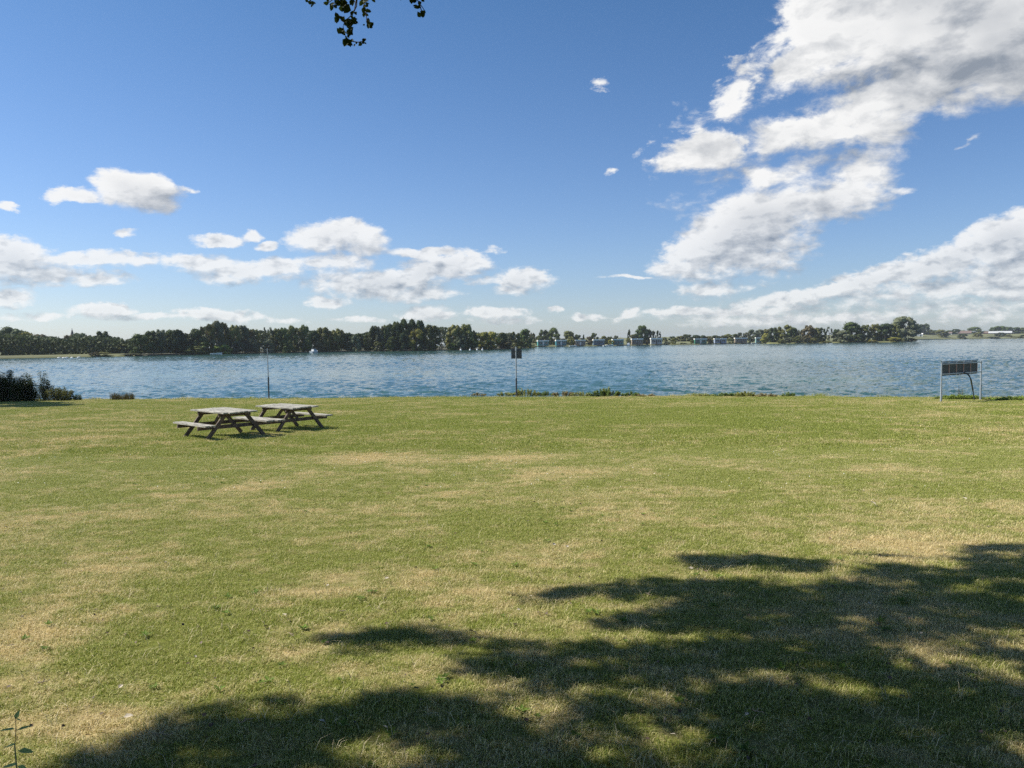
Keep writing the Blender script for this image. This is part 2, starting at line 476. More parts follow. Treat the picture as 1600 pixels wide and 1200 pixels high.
MAT['signback'] = mat('sign_back_grey', (0.075, 0.085, 0.10), 0.55, 0.15, 8)
MAT['paleback'] = mat('pale_sign_back', (0.22, 0.23, 0.23), 0.6, 0.2, 12)
MAT['panel'] = mat('board_panel_black', (0.050, 0.056, 0.058), 0.6, 0.2, 6)
MAT['redpaint'] = mat('faded_red_edge', (0.36, 0.14, 0.11), 0.6, 0.25, 20)
MAT['white'] = mat('white_paint', (0.78, 0.78, 0.76), 0.5, 0.06, 4)
MAT['roofwhite'] = mat('pale_roof_fascia', (0.80, 0.79, 0.75), 0.6, 0.1, 3)
MAT['dullwhite'] = mat('dull_white_roof', (0.46, 0.47, 0.47), 0.7, 0.1, 1)
MAT['slate'] = mat('dark_roof', (0.06, 0.06, 0.065), 0.8, 0.2, 3)
MAT['stone'] = mat('church_stone', (0.07, 0.07, 0.075), 0.9, 0.2, 2)
MAT['glass'] = mat('dark_window_glass', (0.02, 0.03, 0.04), 0.1)
MAT['jetty'] = mat('jetty_timber', (0.12, 0.10, 0.085), 0.85, 0.3, 4)
MAT['brick'] = mat('brick_red', (0.30, 0.12, 0.08), 0.85, 0.2, 2)
MAT['tileroof'] = mat('brown_tile_roof', (0.17, 0.12, 0.10), 0.85, 0.2, 2)
MAT['rubber'] = mat('orange_buoy_paint', (0.55, 0.30, 0.16), 0.5, 0.1, 4)
MAT['deadleaf'] = mat('dead_leaf', (0.50, 0.44, 0.34), 0.7, 0.3, 60)
MAT['darkleaf'] = mat('dark_dead_leaf', (0.10, 0.065, 0.045), 0.7, 0.3, 60)
MAT['twig'] = mat('dry_twig', (0.34, 0.27, 0.19), 0.8, 0.3, 30)
MAT['flower'] = mat('white_petal', (0.80, 0.80, 0.74), 0.7)

# ------------------------------------------------------------------ lawn, bank, lake, far land
def strip_mesh(name, rows, material, smooth=True):
    mb = MB(); n = len(rows[0])
    vs_ = [p for r_ in rows for p in r_]
    fs = [(i * n + k, i * n + k + 1, (i + 1) * n + k + 1, (i + 1) * n + k) for i in range(len(rows) - 1) for k in range(n - 1)]
    mb.add(vs_, fs, smooth)
    return mb.build(name, material)
xs = [-160 + i * 2.0 for i in range(51)] + [-60 + 0.4 * i for i in range(1, 300)] + [60 + 2.0 * i for i in range(0, 51)]
xs = sorted(set(round(x, 3) for x in xs))
ys_frac = [i / 70 for i in range(71)]
rows = []
for x in xs:
    r_ = [(x, -40, lawn_z(x, -40)), (x, -20, lawn_z(x, -20))]
    e = shore_y(x)
    for f_ in ys_frac:
        y = -5 + (e + 5) * f_
        r_.append((x, y, lawn_z(x, y)))
    ze = lawn_z(x, e)
    r_.append((x, e + 0.15, ze - 0.09))
    rows.append(r_)
tag(strip_mesh('lawn', rows, MAT['lawn']), kind='structure')
rows = []
for x in xs:
    e = shore_y(x); ze = lawn_z(x, e)
    j = 0.1 * noise.noise(Vector((x * 1.1, 5, 5)))
    rows.append([(x, e + 0.15, ze - 0.09), (x, e + 0.45 + j, ze - 0.2), (x, e + 1.1 + 2 * j, WATER_Z + 0.02), (x, e + 4, WATER_Z - 0.5)])
tag(strip_mesh('lake_bank', rows, MAT['sand']), kind='structure')
import numpy as np
def build_water():
    rs = np.random.RandomState(11)
    yy = [8.0, 20.0, 27.0]
    while yy[-1] < 1500: yy.append(yy[-1] * (1.0052 if yy[-1] < 400 else 1.02))
    yy += [2200, 3200, 4600]
    yy = np.array(yy); uu = np.concatenate([[-4, -2, -1.3], np.linspace(-1.0, 1.0, 860), [1.3, 2, 4]])
    Yg, Ug = np.meshgrid(yy, uu, indexing='ij'); Xg = Ug * Yg
    # jitter the lattice so that no rows show
    jt = np.abs(Ug) < 0.99
    dY = np.gradient(yy)[:, None]; Xg = Xg + np.where(jt, rs.uniform(-.4, .4, Xg.shape) * Yg * (2 / 860), 0)
    Yg = Yg + np.where(jt, rs.uniform(-.35, .35, Yg.shape) * dY, 0)
    Zg = np.zeros_like(Xg)
    for k in range(64):
        lam = 0.42 * (6.5 ** rs.rand()); kk = 2 * np.pi / lam
        th = rs.normal(np.pi / 2 - .22, 0.55)
        a = 0.0066 * lam ** 0.85
        ph = kk * (np.cos(th) * Xg + np.sin(th) * Yg) + rs.rand() * 6.28
        fade = np.clip(2.2 * lam / np.maximum(0.0052 * Yg * 2, 0.01) - 0.6, 0, 1) * .7 + .3
        s = np.sin(ph); Zg += a * fade * (s + 0.25 * np.cos(2 * ph))
    gust = 0.75 + 0.35 * np.sin(Xg * .031 + Yg * .017 + 1) * np.sin(Yg * .052 - Xg * .008)
    Zg = WATER_Z + Zg * gust * np.where(np.abs(Ug) < 1.01, 1, 0)
    n, m_ = Xg.shape
    co = np.stack([Xg, Yg, Zg], -1).reshape(-1, 3).astype(np.float32)
    i = np.arange(n - 1)[:, None] * m_ + np.arange(m_ - 1)[None, :]
    q = np.stack([i, i + 1, i + m_ + 1, i + m_], -1).reshape(-1, 4).astype(np.int32)
    me = bpy.data.meshes.new('water'); me.vertices.add(len(co)); me.vertices.foreach_set('co', co.ravel())
    me.loops.add(q.size); me.loops.foreach_set('vertex_index', q.ravel())
    me.polygons.add(len(q)); me.polygons.foreach_set('loop_start', np.arange(0, q.size, 4, dtype=np.int32))
    me.polygons.foreach_set('use_smooth', np.ones(len(q), bool))
    me.update(calc_edges=True); me.materials.append(MAT['water'])
    o = bpy.data.objects.new('water', me); C.objects.link(o)
    return tag(o, kind='structure')
build_water()

def far_land(name, pts, back, prof):
    """pts: shoreline pixels; land runs away from them, rising by prof [(metres back, height above the water)]"""
    rows = []
    P_ = []
    for i in range(len(pts) - 1):
        (a, ya), (b, yb) = pts[i], pts[i + 1]
        k = max(2, int(abs(b - a) / 6))
        for j in range(k): P_.append((a + (b - a) * j / k, ya + (yb - ya) * j / k))
    P_.append(pts[-1])
    for (px, py) in P_:
        p = on_water(px, py); r_ = []
        u = Vector((p.x - EYE.x, p.y - EYE.y, 0)).normalized()
        j = 1.5 * noise.noise(Vector((p.x * 0.06, p.y * 0.02, 0)))
        r_.append((p.x, p.y, WATER_Z - 0.3))
        for (dd, hh) in prof:
            q = p + u * (dd + j if dd > 2 else dd)
            r_.append((q.x, q.y, WATER_Z + hh * (1 + 0.12 * noise.noise(Vector((q.x * 0.02, q.y * 0.02, 2))))))
        rows.append(r_)
    return tag(strip_mesh(name, rows, MAT['field']), kind='structure')
LEFT_SHORE = [(-500, 571), (-200, 566), (0, 560.2), (60, 559.3), (130, 557.9), (190, 556.8), (260, 555.2), (400, 552.4), (530, 549.9), (660, 548.2), (760, 546.6), (805, 545.4), (836, 543.0)]
BAY_SHORE = [(780, 543.0), (840, 541.8), (920, 540.9), (1000, 539.7), (1100, 538.2), (1190, 536.6), (1260, 535.3)]
ISLE_SHORE = [(1188, 536.4), (1200, 537.0), (1260, 536.4), (1330, 535.6), (1400, 534.8), (1432, 533.6)]
FAR_SHORE = [(1240, 534.6), (1400, 532.2), (1430, 531.2), (1470, 530.4), (1540, 529.4), (1600, 528.7), (1800, 527.0), (2200, 524.0)]
MEADOW = [q for q in LEFT_SHORE if q[0] < 212] + [(214, 556.25)]
WOODED = [(213, 556.27)] + [q for q in LEFT_SHORE if q[0] > 215]
MAT['floor'] = mat('woodland_floor', (0.045, 0.045, 0.022), 0.95, 0.4, 0.2)
far_land('left_meadow', MEADOW, 200, [(1.0, 0.35), (25, 0.75), (70, 0.9), (130, 1.0), (400, 1.2)])
wl = far_land('wooded_bank_ground', WOODED, 200, [(1.0, 0.35), (25, 0.75), (70, 0.9), (130, 1.0), (400, 1.2)])
wl.data.materials[0] = MAT['floor']
isle = far_land('island_ground', ISLE_SHORE, 60, [(1.0, 0.5), (10, 0.9), (40, 1.3), (60, 1.0), (66, -0.4)])
bay_land = far_land('bay_ground', BAY_SHORE, 200, [(1.0, 0.5), (30, 1.0), (100, 2.4), (300, 6.0), (1200, 12), (3500, 16)])
far_bank = far_land('far_field', FAR_SHORE, 200, [(1.5, 0.9), (30, 1.6), (90, 4.0), (200, 8.0), (420, 9.5), (2500, 16)])

# ------------------------------------------------------------------ grass blades (one uncountable cover)
def patch(seed, size, n, l0, l1, w, lean=0.6, top=1.0):
    rnd = random.Random(seed); mb = MB()
    for _ in range(n):
        x, y = (rnd.random() - .5) * size * 1.15, (rnd.random() - .5) * size * 1.15
        L = rnd.uniform(l0, l1); a = rnd.uniform(0, 2 * math.pi); le = rnd.uniform(.1, lean) * (1.5 if rnd.random() < .3 else 1)
        d = Vector((math.cos(a), math.sin(a), 0)); s = Vector((-d.y, d.x, 0)) * w * rnd.uniform(.6, 1.3) / 2
        p0 = Vector((x, y, -0.004)); p1 = p0 + d * L * le * .35 + Vector((0, 0, L * .55)); p2 = p0 + d * L * le * 1.2 + Vector((0, 0, L * (1.0 - .35 * le)))
        mb.add([p0 - s, p0 + s, p1 + s * .8, p1 - s * .8, p2], [(0, 1, 2, 3), (3, 2, 4)], False, rnd.random() * top)
    return mb
tufts = bpy.data.collections.new('grass_tufts')
near_n, far_n = 6, 4
protos = []
for k in range(near_n):
    protos.append(patch(k, 0.30, 1500, 0.010, 0.034, 0.0027, 0.95))
for k in range(far_n):
    protos.append(patch(50 + k, 1.0, 3000, 0.016, 0.042, 0.0075, 0.6, 0.78))
for k, mb in enumerate(protos):
    o = bpy.data.objects.new('grass_tuft_%02d' % k, mb.mesh('grass_tuft', MAT['blade'], True))
    tufts.objects.link(o)
rnd = random.Random(4)
pts, rot, idx, scl = [], [], [], []
y = 0.6
while y < 15:
    x = -(0.72 * y + 2.2)
    while x < 0.72 * y + 2.2:
        px, py = x + rnd.uniform(-.06, .06), y + rnd.uniform(-.06, .06)
        pts.append((px, py, lawn_z(px, py))); rot.append((math.atan(-SLOPE), 0, rnd.uniform(0, 6.28))); idx.append(rnd.randrange(near_n)); scl.append(rnd.uniform(.8, 1.25))
        x += 0.27
    y += 0.27
y = 14.6
while y < 52:
    x = -(0.72 * y + 3)
    while x < 0.72 * y + 3:
        px, py = x + rnd.uniform(-.2, .2), y + rnd.uniform(-.2, .2)
        if py < shore_y(px) - 0.45:
            pts.append((px, py, lawn_z(px, py))); rot.append((0, 0, rnd.uniform(0, 6.28))); idx.append(near_n + rnd.randrange(far_n)); scl.append(rnd.uniform(.85, 1.2))
        x += 0.9
    y += 0.9
gm = bpy.data.meshes.new('grass'); gm.from_pydata(pts, [], [])
a_ = gm.attributes.new('rot', 'FLOAT_VECTOR', 'POINT'); a_.data.foreach_set('vector', [q for r_ in rot for q in (0, 0, r_[2])])
a_ = gm.attributes.new('idx', 'INT', 'POINT'); a_.data.foreach_set('value', idx)
a_ = gm.attributes.new('scl', 'FLOAT', 'POINT'); a_.data.foreach_set('value', scl)
grass = bpy.data.objects.new('grass', gm); C.objects.link(grass)
tag(grass, 'short dry and green mown grass covering the whole lawn', 'grass', kind='stuff')
gg = bpy.data.node_groups.new('grass_cover', 'GeometryNodeTree')
gg.interface.new_socket('Geometry', in_out='INPUT', socket_type='NodeSocketGeometry')
gg.interface.new_socket('Geometry', in_out='OUTPUT', socket_type='NodeSocketGeometry')
N = gg.nodes; Lk = gg.links
i_, o_ = N.new('NodeGroupInput'), N.new('NodeGroupOutput')
m2p = N.new('GeometryNodeMeshToPoints'); iop = N.new('GeometryNodeInstanceOnPoints'); ci = N.new('GeometryNodeCollectionInfo')
ci.inputs['Collection'].default_value = tufts; ci.inputs['Separate Children'].default_value = True; ci.inputs['Reset Children'].default_value = True
iop.inputs['Pick Instance'].default_value = True
def named(nm, ty):
    q = N.new('GeometryNodeInputNamedAttribute'); q.data_type = ty; q.inputs['Name'].default_value = nm
    return [s_ for s_ in q.outputs if s_.enabled and s_.name == 'Attribute'][0]
Lk.new(i_.outputs[0], m2p.inputs['Mesh']); Lk.new(m2p.outputs[0], iop.inputs['Points']); Lk.new(ci.outputs[0], iop.inputs['Instance'])
Lk.new(named('idx', 'INT'), iop.inputs['Instance Index']); Lk.new(named('rot', 'FLOAT_VECTOR'), iop.inputs['Rotation']); Lk.new(named('scl', 'FLOAT'), iop.inputs['Scale'])
Lk.new(iop.outputs[0], o_.inputs[0])
md = grass.modifiers.new('cover', 'NODES'); md.node_group = gg

# ------------------------------------------------------------------ tree kinds
def crown_mesh(name, seed, kind, nleaf=2200, leafsize=0.062):
    """crown of unit height (0..1), unit half-width 0.5; leaf clumps on many lobes"""
    rnd = random.Random(seed); mb = MB(); lobes = []
    def env(z):
        if kind == 'round': return 0.5 * math.sqrt(max(0, 1 - ((z - .5) / .52) ** 2)) * (1.0 if z > .4 else .9 + .1 * z)
        if kind == 'dome': return 0.5 * math.sqrt(max(0, 1 - (max(0, z - .25) / .77) ** 2)) * (.85 + .15 * min(1, z / .25))
        if kind == 'tall': return 0.5 * (math.sin(math.pi * min(1, (z * .80 + .14))) ** .45)
        if kind == 'cone': return 0.5 * (1 - z) ** .75 * (1 if z > .1 else .8)
        if kind == 'bush': return 0.5 * math.sqrt(max(0, 1 - z ** 2.2))
        if kind == 'airy': return 0.5 * (math.sin(math.pi * min(1, (z * .8 + .16))) ** .8)
        return 0.5
    nl = {'round': 42, 'dome': 46, 'tall': 40, 'cone': 34, 'bush': 30, 'airy': 26}[kind]
    for _ in range(nl):
        z = rnd.uniform(.0, .95); a = rnd.uniform(0, 6.283); e = env(z)
        r = e * math.sqrt(rnd.uniform(.12, 1)) * .86
        lr = rnd.uniform(.095, .17) if kind != 'airy' else rnd.uniform(.05, .09)
        if kind in ('tall', 'cone'): lr *= .85
        lobes.append((Vector((r * math.cos(a), r * math.sin(a), z)), lr * (1 if e > .15 else .6), rnd.random()))
    per = nleaf // nl
    OCT = [Vector(v_).normalized() for v_ in [(1,0,0),(-1,0,0),(0,1,0),(0,-1,0),(0,0,1),(0,0,-1)]]
    TRI = [(0,2,4),(2,1,4),(1,3,4),(3,0,4),(2,0,5),(1,2,5),(3,1,5),(0,3,5)]
    for (c, lr, sh) in lobes:
        if kind != 'airy':
            vv, ff = [], []
            for (a_, b_, c_) in TRI:
                A_, B_, C_ = OCT[a_], OCT[b_], OCT[c_]; ab, bc, ca = (A_ + B_).normalized(), (B_ + C_).normalized(), (C_ + A_).normalized()
                for tri in ((A_, ab, ca), (ab, B_, bc), (ca, bc, C_), (ab, bc, ca)):
                    o3 = len(vv); vv += [c + q_ * lr * .8 * (1 + .25 * noise.noise(q_ * 2.1 + c * 9)) for q_ in tri]; ff.append((o3, o3 + 1, o3 + 2))
            mb.add([Vector((q_.x, q_.y, max(0, q_.z))) for q_ in vv], ff, False, sh * .5)
        for _ in range(per):
            d = Vector((rnd.gauss(0, 1), rnd.gauss(0, 1), rnd.gauss(.25, 1))).normalized()
            rr = lr * (rnd.uniform(.55, 1.08) + (0.35 if rnd.random() < .08 else 0))
            p = c + Vector((d.x * rr, d.y * rr, d.z * rr * .85))
            if p.z < 0.0: p.z = rnd.uniform(0, .04)
            nn = d + Vector((rnd.gauss(0, .45), rnd.gauss(0, .45), rnd.gauss(0, .45)))
            sz = leafsize * rnd.uniform(.45, 1.1)
            mb.quad(p, nn, sz, sz * rnd.uniform(.5, .9), rnd.uniform(0, 3.14), a=min(1, max(0, sh * .6 + rnd.random() * .4)), rhomb=True, bend=sz * .15)
    return mb.mesh(name, MAT['leaf'], True)
def trunk_mesh(name, seed):
    rnd = random.Random(seed); mb = MB()
    mb.tube([(0, 0, -.02), (.01, 0, .2), (-.01, .01, .5), (.01, 0, .85)], [.032, .022, .016, .004], 6)
    for _ in range(7):
        z = rnd.uniform(.2, .6); a = rnd.uniform(0, 6.28); l = rnd.uniform(.2, .38)
        mb.tube([(0, 0, z), (l * .5 * math.cos(a), l * .5 * math.sin(a), z + l * .5), (l * math.cos(a), l * math.sin(a), z + l * .8)], [.012, .008, .002], 4)
    return mb.mesh(name, MAT['bark'])
KINDS = {}
for k, (kd, n) in {'round': ('round', 3), 'dome': ('dome', 3), 'tall': ('tall', 3), 'cone': ('cone', 2), 'bush': ('bush', 3), 'airy': ('airy', 2)}.items():
    KINDS[k] = [crown_mesh('crown_' + k, 100 + 7 * i + len(k) * 31, kd, 2600 if k != 'airy' else 1300) for i in range(n)]
TRUNKS = [trunk_mesh('trunk', s_) for s_ in (1, 2)]
GREENS = {'dark': (0.066, 0.090, 0.038), 'green': (0.090, 0.125, 0.040), 'olive': (0.150, 0.160, 0.052), 'grey': (0.145, 0.165, 0.100),
          'yellow': (0.23, 0.225, 0.055), 'brown': (0.145, 0.125, 0.064), 'bright': (0.20, 0.27, 0.055)}
ORD = ['first', 'second', 'third', 'fourth', 'fifth', 'sixth', 'seventh', 'eighth', 'ninth', 'tenth', 'eleventh', 'twelfth', 'thirteenth', 'fourteenth', 'fifteenth', 'sixteenth', 'seventeenth', 'eighteenth', 'nineteenth', 'twentieth'] + ['twenty-' + q for q in ['first', 'second', 'third', 'fourth', 'fifth', 'sixth', 'seventh', 'eighth', 'ninth']] + ['thirtieth']
trnd = random.Random(9)
def far_tree(px, w, top, kind, tint, dist, base_z, label, cat='tree', group=None):
    """px/top in photo pixels, w crown width in pixels, dist metres away"""
    y = dist
    x = x_at(px, 540, y); zt = height_at(px, top, y)
    H = zt - base_z; Wd = w / F * math.hypot(y, x) * 1.26
    name = 'shrub' if cat == 'shrub' else {'cone': 'conifer_tree', 'tall': 'tall_tree', 'airy': 'open_tree'}.get(kind, 'broadleaf_tree')
    low = 0.0
    root = empty(name, (x, y, base_z), trnd.uniform(0, 6.28), label, cat, group)
    crown = bpy.data.objects.new('crown', trnd.choice(KINDS[kind])); C.objects.link(crown); crown.parent = root
    crown.location = (0, 0, H * low); crown.scale = (Wd, Wd, H * (1 - low) / 1.03)
    t_ = GREENS[tint]; j = trnd.uniform(.75, 1.3)
    crown.color = (t_[0] * j * trnd.uniform(.93, 1.08), t_[1] * j, t_[2] * j, 1)
    trunk = bpy.data.objects.new('trunk', trnd.choice(TRUNKS)); C.objects.link(trunk); trunk.parent = root
    trunk.scale = (max(Wd, H * .4), max(Wd, H * .4), H * .95)
    return root
LOOK = {'dark': 'dark green', 'green': 'mid green', 'olive': 'olive green', 'grey': 'grey-green', 'yellow': 'yellowish green', 'brown': 'brownish green', 'bright': 'bright green'}
SHAPE = {'round': 'rounded tree', 'dome': 'broad domed tree', 'tall': 'tall upright tree', 'cone': 'pointed conical tree', 'bush': 'low bushy tree', 'airy': 'thin open-crowned tree'}
def row(lst, dist_fn, base_fn, where, group, cat='tree', shape=None):
    lst = sorted(lst)
    for i, (px, w, top, kind, tint) in enumerate(lst):
        d = dist_fn(px)
        sh = shape or SHAPE[kind]
        far_tree(px, w, top, kind, tint, d, base_fn(px, d), f'{LOOK[tint]} {sh}, {ORD[i]} from left {where}', cat, group)
def shore_dist(pts, px): return on_water(px, lerp_list(pts, px)).y

A1 = [(4,30,518,'dome','dark'),(22,34,510.5,'round','dark'),(52,20,523,'dome','dark'),(66,28,522,'dome','brown'),(82,26,526,'dome','dark'),(90,12,524,'airy','grey'),(110,20,523,'dome','brown'),(126,28,520,'dome','dark')]
row(A1, lambda p: shore_dist(LEFT_SHORE, p) + 95, lambda p, d: WATER_Z + .95, 'before the spire', 'trees behind the far left meadow')
A2 = [(138,14,524,'round','grey'),(150,18,526,'dome','olive'),(161,22,518,'round','green'),(169,22,526,'dome','olive'),(183,18,526,'dome','dark'),(193,14,527,'airy','green'),(205,13,527.5,'cone','green'),(220,26,522.5,'dome','green'),(240,24,516.5,'dome','dark'),(252,18,513.5,'tall','grey'),(266,20,516,'dome','green')]
row(A2, lambda p: shore_dist(LEFT_SHORE, p) + (60 if p < 212 else 8), lambda p, d: WATER_Z + .8, 'after the spire', 'trees right of the spire')
A3 = [(276,22,515.5,'dome','dark'),(291,22,520,'dome','dark'),(308,24,514.5,'dome','dark'),(325,22,505,'tall','olive'),(338,22,502.5,'dome','grey'),(350,20,504.5,'dome','olive'),(366,19,507.5,'dome','olive'),(379,18,509,'dome','grey'),(391,16,516,'tall','brown'),(400,16,513,'tall','olive')]
row(A3, lambda p: shore_dist(LEFT_SHORE, p) + 6, lambda p, d: WATER_Z + .6, 'left of the thin pole', 'trees left of the thin pole')
A4 = [(412,12,510,'airy','grey'),(422,12,509,'airy','grey'),(431,17,513,'dome','olive'),(444,18,511.5,'dome','green'),(457,16,509.5,'dome','olive'),(467,15,512,'tall','olive'),(477,16,508.5,'dome','green'),(491,18,517,'dome','dark'),(506,26,511,'dome','olive'),(522,22,511.5,'round','olive')]
row(A4, lambda p: shore_dist(LEFT_SHORE, p) + 6, lambda p, d: WATER_Z + .6, 'right of the thin pole', 'trees right of the thin pole')
A5 = [(533,16,515,'tall','olive'),(547,18,519.5,'dome','dark'),(562,18,521,'dome','dark'),(575,18,520.5,'tall','olive'),(586,16,509.5,'dome','dark'),(595,14,509.5,'tall','grey'),(603,14,508.5,'dome','olive'),(611,14,506.5,'dome','dark'),(621,20,502,'dome','green'),(632,18,499,'dome','green'),(645,18,499.5,'dome','dark'),(656,16,501,'dome','dark')]
row(A5, lambda p: shore_dist(LEFT_SHORE, p) + 6, lambda p, d: WATER_Z + .6, 'in the highest grove', 'trees of the highest grove')
A6 = [(673,26,507.5,'round','olive'),(690,15,510.5,'airy','grey'),(709,24,507.5,'dome','olive'),(728,24,507,'dome','olive'),(741,11,515,'cone','dark'),(754,23,518.5,'round','yellow'),(770,20,518.5,'dome','yellow'),(784,18,520,'dome','olive'),(795,14,519.5,'tall','grey'),(805,13,517.5,'tall','olive'),(820,18,514.5,'dome','green'),(829,14,515.5,'airy','brown')]
row(A6, lambda p: shore_dist(LEFT_SHORE, p) + 6, lambda p, d: WATER_Z + .6, 'on the point behind the square sign', 'trees on the wooded point')
B1 = [(37,28,519,'bush','yellow'),(148,14,550,'bush','brown'),(161,20,550,'bush','olive'),(195,34,537,'bush','olive'),(204,30,552,'bush','grey'),(302,30,540,'bush','olive'),(320,20,534,'bush','green'),(338,16,541,'bush','bright'),(352,16,538.5,'bush','bright'),(371,18,533,'bush','grey'),(393,18,528,'bush','grey'),(418,18,530,'bush','grey'),(447,18,532,'bush','green'),(480,14,529,'bush','green'),(498,14,533,'bush','brown'),(556,14,524,'bush','grey'),(590,16,534,'bush','olive'),(612,16,526,'bush','green'),(632,17,520,'bush','dark'),(651,22,514,'bush','yellow'),(660,14,538,'bush','grey')]
def b1d(p): return shore_dist(LEFT_SHORE, p) + (60 if p < 60 else 2 if p in (148, 161, 204) else 40 if p < 212 else 1.5)
row(B1, b1d, lambda p, d: WATER_Z + .2, 'along the left waterline', 'waterside shrubs of the left shore', 'shrub', 'leafy shrub')
B2 = [(673,16,532,'bush','olive'),(706,15,536,'bush','bright'),(720,20,523,'bush','grey'),(738,16,528,'bush','green'),(765,20,532,'bush','olive'),(790,20,533,'bush','brown'),(812,18,531,'bush','olive'),(826,20,540,'bush','yellow')]
row(B2, lambda p: shore_dist(LEFT_SHORE, p) + 1.5, lambda p, d: WATER_Z + .1, 'on the point behind the square sign', 'waterside shrubs of the wooded point', 'shrub', 'leafy shrub')
# a backfill of wood behind the front trees that reads as one mass
def wood_mass(name, pts, tops, depth, label, tint, n, size):
    rnd = random.Random(len(pts) + n); mb = MB()
    a, b = pts[0][0], pts[-1][0]
    for _ in range(n):
        px = rnd.uniform(a, b); d = on_water(px, lerp_list(pts, px)).y + depth * rnd.uniform(.85, 1.4)
        zt = height_at(px, lerp_list(tops, px) + 2.5 * noise.noise(Vector((px * .11, 0, 0))) , d); x = x_at(px, 540, d)
        z = WATER_Z + .4 + (zt - WATER_Z - .4) * rnd.random() ** .7
        nn = Vector((rnd.gauss(-.2, 1), rnd.gauss(-.6, 1), rnd.gauss(.5, .8)))
        s_ = size * rnd.uniform(.5, 1.2)
        mb.quad((x, d, z), nn, s_, s_ * .8, rnd.uniform(0, 3), a=rnd.random(), rhomb=True)
    o = mb.build(name, MAT['leaf'], None, True); o.color = GREENS[tint] + (1,)
    return tag(o, label, 'woodland', kind='stuff')
wood_mass('distant_woodland', [(-60, 561), (0, 560.2), (260, 555.2), (530, 549.9), (836, 543.5)],
          [(-60, 516), (40, 524), (95, 530), (130, 526), (200, 531), (215, 526), (250, 520), (290, 524), (330, 508), (380, 514), (420, 518), (470, 514), (500, 519), (560, 523), (590, 514), (640, 504), (665, 511), (720, 512), (750, 521), (836, 522)],
          34, 'dark wood filling the gaps behind the far left shore trees', 'dark', 26000, 1.3)

# ---- trees round the bay with the lodges
C1 = [(850,16,515.5,'round','green'),(866,20,512.5,'dome','green'),(841,10,524,'bush','olive'),(889,20,517.5,'dome','olive'),(903,13,523,'dome','dark'),(912,5,522,'cone','dark'),(920,10,526,'dome','brown'),(929,11,520,'tall','green'),(943,12,525,'dome','olive'),(953,12,526,'dome','green'),(963,9,524.5,'dome','grey'),(983,7,513,'cone','dark'),(988,14,523,'dome','olive'),(1003,22,508,'dome','green'),(1013,10,514,'dome','dark'),(1018,5,516,'tall','dark'),(1022,5,516.5,'tall','dark'),(1029,6,515.5,'tall','dark')]
row(C1, lambda p: shore_dist(BAY_SHORE, p) + 40, lambda p, d: WATER_Z + 1.0, 'behind the left lodges', 'trees behind the left lodges')
C2 = [(1038,9,527,'dome','olive'),(1050,11,525.5,'dome','dark'),(1062,13,525,'dome','olive'),(1074,17,522.5,'dome','dark'),(1088,15,523.5,'dome','dark'),(1099,12,524,'dome','dark'),(1109,12,525,'dome','olive'),(1118,11,524,'dome','dark'),(1128,11,524,'dome','dark'),(1138,15,522,'round','olive'),(1148,12,522,'dome','green'),(1158,10,519,'tall','grey'),(1167,10,519,'tall','grey'),(1177,15,514.5,'dome','grey'),(1187,12,515,'dome','grey'),(1197,14,514,'dome','olive')]
row(C2, lambda p: shore_dist(BAY_SHORE, p) + 110, lambda p, d: WATER_Z + 2.0, 'behind the right lodges', 'trees on the low ridge')
C3 = [(893,11,526,'bush','yellow'),(908,8,530,'bush','olive'),(923,9,532,'bush','brown'),(955,10,531,'bush','yellow'),(982,8,528,'bush','olive'),(1010,8,532,'bush','brown'),(1042,9,534,'bush','dark'),(1053,9,528.5,'bush','yellow'),(1067,10,535.5,'bush','dark'),(1081,7,531,'bush','olive'),(1108,8,528,'bush','brown'),(1112,7,530,'bush','yellow'),(1143,9,530,'bush','dark'),(1173,9,528,'bush','dark')]
row(C3, lambda p: shore_dist(BAY_SHORE, p) + 6, lambda p, d: WATER_Z + .5, 'in the gaps between the lodges', 'shrubs between the lodges', 'shrub', 'small shrub')
# ---- island on the right
D1 = [(1209,17,511.5,'dome','dark'),(1226,23,507.5,'dome','olive'),(1238,14,512,'dome','green'),(1250,10,515,'tall','grey'),(1263,18,508.5,'round','brown'),(1275,13,512,'dome','olive'),(1283,14,511,'tall','dark'),(1296,11,509.5,'airy','dark'),(1307,13,514,'dome','dark'),(1330,28,504,'dome','green'),(1351,17,507.5,'tall','olive'),(1366,14,506,'tall','olive'),(1383,26,506,'dome','dark'),(1398,16,506.5,'dome','olive'),(1414,32,495,'dome','grey')]
row(D1, lambda p: shore_dist(ISLE_SHORE, p) + 14, lambda p, d: WATER_Z + .8, 'on the right-hand island', 'trees on the right island')
D2 = [(1197,18,521,'bush','yellow'),(1222,14,530,'bush','olive'),(1232,12,527,'bush','grey'),(1246,14,525,'bush','olive'),(1258,12,524,'bush','brown'),(1271,14,528,'bush','olive'),(1290,16,533,'bush','yellow'),(1317,20,516,'bush','grey'),(1340,18,522,'bush','dark'),(1360,16,531,'bush','yellow'),(1398,20,527,'bush','yellow'),(1423,14,528,'bush','dark')]
row(D2, lambda p: shore_dist(ISLE_SHORE, p) + 3, lambda p, d: WATER_Z + .4, 'edging the right island', 'waterside shrubs of the right island', 'shrub', 'leafy shrub')
